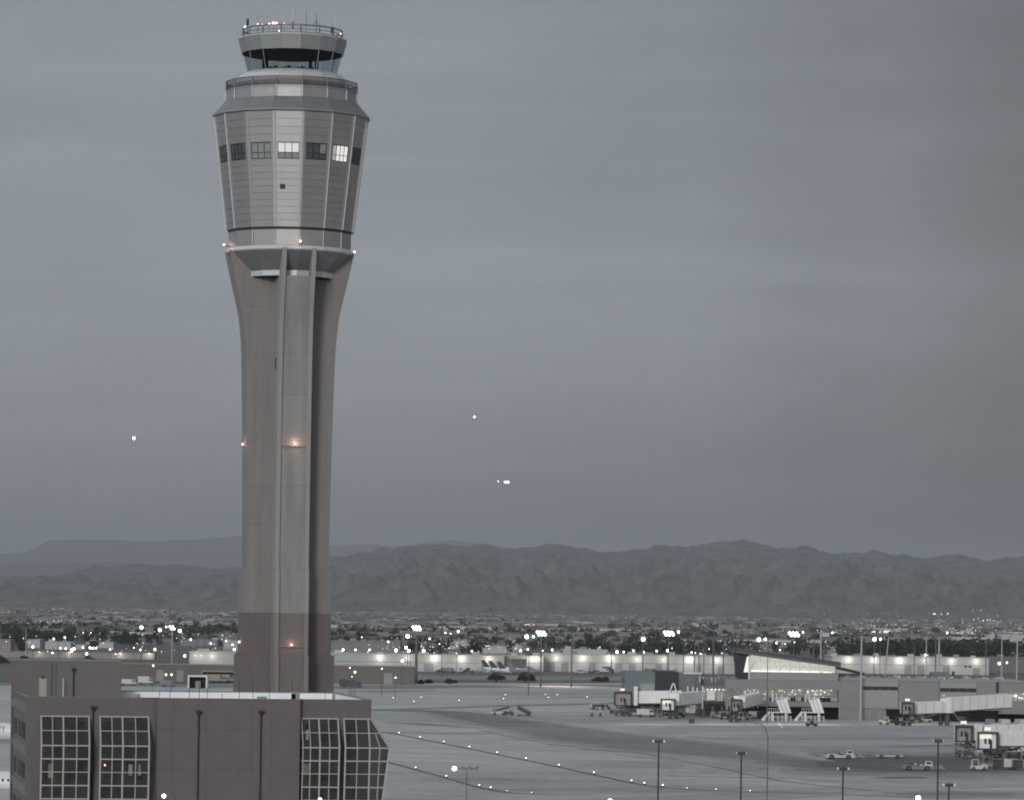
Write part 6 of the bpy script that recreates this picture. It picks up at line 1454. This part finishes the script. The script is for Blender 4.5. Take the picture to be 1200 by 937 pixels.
poles = [(961.5, 741, 1500, .5, M_polew, 'pale thick pole just right of the dark headed mast over the hall roof'), (1009, 745, 1100, .5, M_polew, 'tall pale pole standing before the precast wall of the terminal'), (1036, 786, 1700, .4, M_polew, None),
 (1071, 753, 1700, .3, M_pole, 'thin grey pole with a small head over the right warehouse'), (1085, 745, 1600, .4, M_polew, 'pale pole left of the beacon mast over the right warehouse'), (1100, 746, 1250, .5, M_polew, 'pale thick pole right of the beacon mast over the right warehouse'),
 (1155, 749, 1600, .3, M_pole, 'grey pole near the right end of the white warehouse'), (1173.5, 745, 1560, .4, M_polew, 'pale pole right of the end of the white warehouse'), (1191.5, 747, 1120, .4, M_polew, 'pale pole nearest the right edge of the photo'),
 (899.3, 745, 1060, .2, M_pole, 'thin dark pole crossing in front of the glass hall'), (824.5, 744, 1130, .2, M_pole, 'thin pole rising at the left of the lit glass rotunda'), (517.5, 761, 1620, .25, M_pole, 'grey pole in the middle of the long white warehouse'),
 (480.5, 765, 1510, .22, M_pole, 'thin grey pole left of the cluster mast'), (619.5, 765, 1350, .2, M_poled, 'thin dark pole before the round bush'), (781.5, 762, 1700, .2, M_pole, 'thin pole at the right of the blue grey terminal end'),
 (800.5, 742, 1800, .3, M_pole, 'pole above the middle warehouse left of the dark masts'), (835, 745, 1800, .3, M_pole, 'pole behind the second dark headed mast'), (847.5, 743, 1800, .4, M_pole, 'pole just left of the hall roof peak'), (827, 748, 1900, .25, M_pole, 'thin pole between the two dark masts'),
 (29.8, 735, 2000, .35, M_polew, 'pale tall pole at the far left above the penthouse'), (67.5, 738, 2000, .25, M_poled, 'dark tall pole above the left penthouse'), (640, 743, 2300, .3, M_pole, 'thin pole right of the middle lit mast'), (720.5, 738, 1900, .3, M_pole, 'thin pole beside the warehouse block mast')]
for px, yt, d, th, m, lab in poles:
    if lab: mast(lab, px, yt, d, 'bare', m, thick=th * .75)
mast('leaning pale pole behind the right warehouse', 1036, 745, 1700, 'bare', M_polew, thick=.35, xtop=1041.5)
mast('leaning pale pole in front of the middle warehouse', 822, 742, 1250, 'bare', M_pole, thick=.2, xtop=817.5)
for i, px in enumerate((229.8, 239.5, 246.8, 255.5, 262.5)): mast(f'thin grey pole, {ordn[i]} of the row before the trees left of the tower', px, 735, 2600, 'bare', M_pole, thick=.3)

# medium lamp posts with a glowing head
lp_pole = MB().tube((0, 0, 0), (0, 0, 9), .14, .09, 6).mesh('pole', M_pole)
lp_head = MB().ball((0, 0, 9), .85, 8, 5).mesh('lamp_head', M_lampw); lp_headc = MB().ball((0, 0, 9), .85, 8, 5).mesh('lamp_head', M_lampb)
lampspots = [(38.5, 757.5, 1), (61.5, 764.5, 0), (63, 748, 0), (76, 746.5, 0), (70.8, 759, 0), (77, 759.5, 0), (84, 761.5, 2), (86.5, 760, 2), (97, 758, 0), (101.5, 765.5, 1), (105.5, 758.5, 2), (108.8, 759, 2), (112.4, 759, 2),
 (97.5, 741, 0), (106.5, 741, 0), (129, 760.5, 1), (135.5, 766, 0), (157, 758.5, 0), (165, 761, 1), (181.5, 760.5, 1), (216.5, 768, 1), (179.5, 779.5, 0), (194.5, 790, 0), (201, 790, 0), (223.5, 749, 0), (247, 753.5, 0), (265, 750.5, 0), (272.5, 755, 0), (274.5, 760.5, 2),
 (402, 761, 2), (410, 782, 0), (416, 787, 2), (412.5, 792.5, 0), (416.5, 761, 2), (433, 761, 2), (436, 740, 0), (424, 746, 0), (447.5, 783, 0), (463.5, 793.5, 0), (471.5, 774, 2), (464, 761.5, 2), (476, 758.5, 2), (479, 762, 2), (496.5, 762, 2), (455, 751.5, 0), (503.5, 748, 0), (522, 741, 0), (537, 739.5, 2), (528, 742, 0), (515, 754, 0),
 (553, 762.5, 2), (535, 765, 0), (610, 762, 2), (618.5, 760.5, 1), (647, 761, 2), (636, 762, 0), (685, 759, 0), (703, 758.5, 0), (723, 763.5, 2), (731, 763.5, 0), (742.5, 762, 0), (754.5, 764, 0), (769.5, 762.5, 0), (782.5, 762, 1), (795, 740, 1), (810.5, 764, 0), (814.5, 764.5, 0), (821, 765.5, 0), (831, 760, 0), (846, 765.5, 1), (787.5, 759, 0),
 (967.5, 751.5, 2), (910, 753, 1), (920, 754, 0), (931, 752, 0), (914, 761, 0), (1085, 767, 1), (1171, 777, 1), (1180, 776, 0), (1110, 741, 0), (958.8, 738, 0), (975.5, 741, 0), (941, 740.5, 0)]
prev_label = {}
proto = None
rr = random.Random(3)
for i, (px, py, k_) in enumerate(lampspots):
    # choose a distance so that a 9 m post stands on the ground
    v = UV(px, py)[1]; d = (CAMH - 9) * FOC / v
    d = max(1300, min(d, 5200)); p = PD(px, py, d)
    hgt = p.z
    cold = k_ == 2
    side = 'left of the tower' if px < 285 else 'between the tower and the middle masts' if px < 600 else 'above the middle warehouse' if px < 860 else 'above the right half of the terminal'
    side = 'left of the tower' if px < 285 else 'between the tower and the middle masts' if px < 600 else 'above the middle warehouse' if px < 860 else 'above the right part of the terminal'
    kd = (px < 285, px < 600, px < 860, k_)
    same = sorted(q_[0] for q_ in lampspots if (q_[0] < 285, q_[0] < 600, q_[0] < 860, q_[2]) == kd)
    nk = ('small warm', 'bright warm', 'cool white')[k_]
    t = thing('lamp_post', f"{ordn[same.index(px)]} {nk} lamp from the left {side}", 'lamp post', (p.x, d, 0), 0, f"{nk} lamps {side}")
    a = link('pole', lp_pole, t); b = link('lamp_head', lp_headc if cold else lp_head, t)
    a.scale = (1, 1, hgt / 9); s_ = ((.85, 1.45, 1.3)[k_] + .35 * math.sin(i * 12.9)) * d / 2200 * .50; b.scale = (s_, s_, s_ * 1.15); b.location = (0, 0, hgt - 9 * s_ * 1.15)

# near posts at the bottom of the picture
def near_post(label, px, ytop, d, kind='twin', m=M_poled, thick=.085, armpx=8, lit=None):
    z = tz(px, ytop, d); b = PD(px, ytop, d)
    # foot stands below the frame, on the ground
    t = thing('lamp_post', label, 'lamp post', (b.x, d, 0)); k = d / FOC
    po = MB().tube((0, 0, 0), (0, 0, z), thick, thick * .85, 10).build('pole', m, t)
    MB().tube((0, 0, 0), (0, 0, .5), thick * 1.8, n=10).build('base', m, t)
    if kind == 'twin':
        MB().box(-.35, .35, -.12, .12, z - .15, z + .12).build('bracket', m, t)
        for s_ in (-1, 1):
            q = MB(); a, b_ = sorted((s_ * .36, s_ * armpx * k)); q.box(a, b_, -.25, .25, z - .08, z + .10); ho = q.build('lamp_head', M_white, t)
            q = MB(); q.box(a + .05, b_ - .05, -.22, .22, z - .12, z - .082); q.build('lens', M_blind, ho)
    if kind == 'cobra':
        q = MB(); pts = [(0, 0, z), (-.25, 0, z + .75), (-.7, 0, z + 1.15), (-1.3, 0, z + 1.1)]
        for a, b_ in zip(pts, pts[1:]): q.tube(a, b_, thick * .7, n=6)
        q.build('arm', m, t); MB().box(-2.1, -1.25, -.15, .15, z + .95, z + 1.12).build('lamp_head', M_strip, t)
    return t
near_post('dark twin headed lamp post below the black terminal panel', 772, 868, 330, armpx=7.5)
near_post('dark twin headed lamp post left of the curved arm one', 868.8, 882, 330, armpx=6)
near_post('short dark twin headed lamp post between the two parked tractors', 988, 900, 330, armpx=7)
near_post('tall dark twin headed lamp post beside the grey aircraft tractor', 1099.5, 867.5, 330, armpx=6)
near_post('short dark twin headed lamp post at the bottom right', 1112, 919, 330, armpx=8)
near_post('grey lamp post with a curved arm in front of the short jet bridge', 899.8, 862, 370, 'cobra', M_pole, .07)
# quad mast with one lit head
t = near_post('thin mast with four lamp heads, the leftmost lit', 547, 900, 380, 'none', M_pole, .055)
k = 380 / FOC; z = tz(547, 900, 380); MB().box(-15 * k, 14 * k, -.05, .05, z - .06, z + .06).build('cross_arm', M_pole, t)
for dx in (-4.5, 3.5, 12): MB().box((dx - 2.2) * k, (dx + 2.2) * k, -.3, .1, z - .15, z + .25).build('lamp_head', M_grey, t)
MB().ball((-14.5 * k, -.1, z), .2, 10, 6).build('lit_lamp_head', M_lampb, t)
# lamp heads cut by the bottom edge
def low_lamp(label, px, py, d, r_, m=M_lamp, arm=0):
    p = PD(px, py, d); t = thing('lamp_post', label, 'lamp post', (p.x + arm * d / FOC, d, 0))
    MB().tube((0, 0, 0), (0, 0, p.z - (.3 if not arm else .1)), .1, n=8).build('pole', M_pole, t); MB().ball((-arm * d / FOC, 0, p.z), r_, 12, 8).build('lamp_head', m, t)
    if arm:
        q = MB(); a0 = (0, 0, p.z - .1); q.tube(a0, (-arm * .45 * d / FOC, 0, p.z + .28), .05, n=6); q.tube((-arm * .45 * d / FOC, 0, p.z + .28), (-arm * d / FOC, 0, p.z + .15), .05, n=6); q.build('arm', M_pole, t)
low_lamp('lit lamp post with a curved arm in front of the office middle wall', 192, 932, 400, .18, M_lamp, 12)
low_lamp('lit lamp at the bottom edge left of the twin headed post', 715, 938, 330, .17)
low_lamp('lit lamp at the bottom edge left of the short right post', 1076, 934.5, 330, .19)
low_lamp('lit lamp at the bottom edge below the right office bay', 375, 936, 400, .15)

# bushes that stand alone
def bush(label, px, pyb, wpx, hpx, seed, name='bush'):
    p = PZ(px, pyb); k = p.y / FOC; t = thing(name, label, 'bush', (p.x, p.y, 0)); rr = random.Random(seed); q = MB()
    w_, h_ = wpx * k / 2, hpx * k
    for _ in range(9):
        lx = rr.uniform(-.62, .62) * w_; ly = rr.uniform(-.5, .5) * w_ * .7; lw = w_ * rr.uniform(.28, .5); lh = h_ * rr.uniform(.5, 1.0) * (1 - .45 * (lx / w_) ** 2)
        for _k in range(150):
            th = rr.uniform(0, 6.283); u1 = rr.uniform(-.25, 1); cr1 = math.sqrt(max(0, 1 - u1 * u1)); r1 = rr.uniform(.7, 1.05)
            c = Vector((lx + lw * r1 * cr1 * math.cos(th), ly + lw * r1 * cr1 * math.sin(th), max(.15, lh * .45 + lh * .55 * u1 * r1))); s = rr.uniform(.18, .5)
            u_ = Vector((rr.uniform(-1, 1), rr.uniform(-1, 1), rr.uniform(-.5, 1))).normalized(); v_ = u_.cross(Vector((rr.uniform(-1, 1), rr.uniform(-1, 1), rr.uniform(-1, 1)))).normalized()
            q.face([c - u_ * s, c + v_ * s * .6, c + u_ * s, c - v_ * s * .6])
    q.build('foliage', M_leafd, t)
    for i in range(4): MB().tube((0, 0, 0), (w_ * .4 * math.cos(i * 1.6), w_ * .4 * math.sin(i * 1.6), h_ * .6), .15, .06, 5).build('stem', M_bark, t)
bush('round dark bush at the right end of the long white warehouse', 581.5, 798.5, 24, 13, 1); bush('dark bush on the verge below the small parked jets', 615.5, 798.8, 25, 11, 2); bush('dark domed bush alone on the verge left of the blue grey terminal end', 704, 799, 22, 8, 3)
bush('low scrubby bush at the end of the brown wall right of the tower', 502, 800.5, 10, 6, 4); bush('low brownish bush beside the cluster mast foot', 493, 801, 7, 5, 5); bush('low scrub patch on the verge right of the cluster mast', 528, 801, 16, 7, 6)
bush('dark bush at the far left edge beside the penthouse', 0, 778, 22, 12, 7); bush('dark bush in front of the long tan wall, left part', 28, 773, 12, 6, 8); bush('dark bush in front of the long tan wall, right part', 104, 774, 16, 6, 9)
def tree(label, px, ytop, d, seed, wd=.5):
    z = tz(px, ytop, d); b = PD(px, 790, d); t = thing('tree', label, 'tree', (b.x, d, 0)); rr = random.Random(seed)
    q = MB(); crown(q, rr, 0, 0, z * .2, z, z * wd, 420, .7); q.build('crown', M_leafd, t)
    q = MB(); q.tube((0, 0, 0), (0, 0, z * .5), .3, .15, 7); [q.tube((0, 0, z * .3), (z * .2 * math.cos(a), z * .2 * math.sin(a), z * .65), .12, .05, 5) for a in (0, 2, 4)]; q.build('trunk', M_bark, t)
tree('dark tree above the penthouse, leftmost of the clump', 24, 743, 2380, 1, .6); tree('tall dark tree above the middle of the penthouse', 66, 737.5, 2480, 2, .75); tree('dark tree between the left buildings, second from the left', 42, 739, 2500, 3, .7)
tree('dark tree in front of the stepped white buildings', 110.5, 750.5, 2380, 4, .6); tree('broad dark tree at the right end of the penthouse', 152, 741.5, 2450, 5, .9); tree('dark tree behind the brightest mast', 483, 752, 2200, 6, .6)
tree('broad dark tree at the right end of the long white warehouse', 559, 751.5, 2300, 7, .8); tree('dark tree above the raised warehouse block, left', 690, 749, 2250, 8, .9); tree('dark tree above the raised warehouse block, right', 706, 748.5, 2250, 9, .9)
tree('dark tree right of the warehouse block', 737, 753, 2250, 10, .8); tree('small round tree at the far left behind the tan wall', 24.5, 751, 2080, 11, .35)

# floodlight spilling on the verge beyond the apron
pf = PZ(655, 803.5); lamp(None, (pf.x, pf.y - 6, 14), 26000, (1, .84, .76), 1.0, 160, (0, 0, 0)).name = 'verge_floodlight'
# apron floodlights of the terminal front
for px, pw in ((760, 900), (838, 1200), (905, 1500), (955, 1500), (1060, 1200), (1140, 1200)):
    p = PZ(px, 848); lamp(None, (p.x, p.y - 3, 9.5), pw * 1.5, (1, .90, .78), .5, 140, (0, 0, 0)).name = 'gate_floodlight'

# ================================================================== HAZE
def haze():
    m = bpy.data.materials.new('haze'); m.use_nodes = True; n = m.node_tree.nodes; l = m.node_tree.links; n.clear()
    o = n.new('ShaderNodeOutputMaterial'); pv = n.new('ShaderNodeVolumePrincipled'); pv.inputs['Color'].default_value = (.68, .72, .775, 1)
    pv.inputs['Density'].default_value = HAZE_D; pv.inputs['Anisotropy'].default_value = 0.0
    l.new(pv.outputs[0], o.inputs['Volume'])
    q = MB(); q.box(-15000, 15000, -600, 43000, -3, 660); ho = q.build('haze', m); tag(ho, 'pale dusk haze over the valley', None, kind='stuff')
HAZE_D = 4.0e-5
haze()
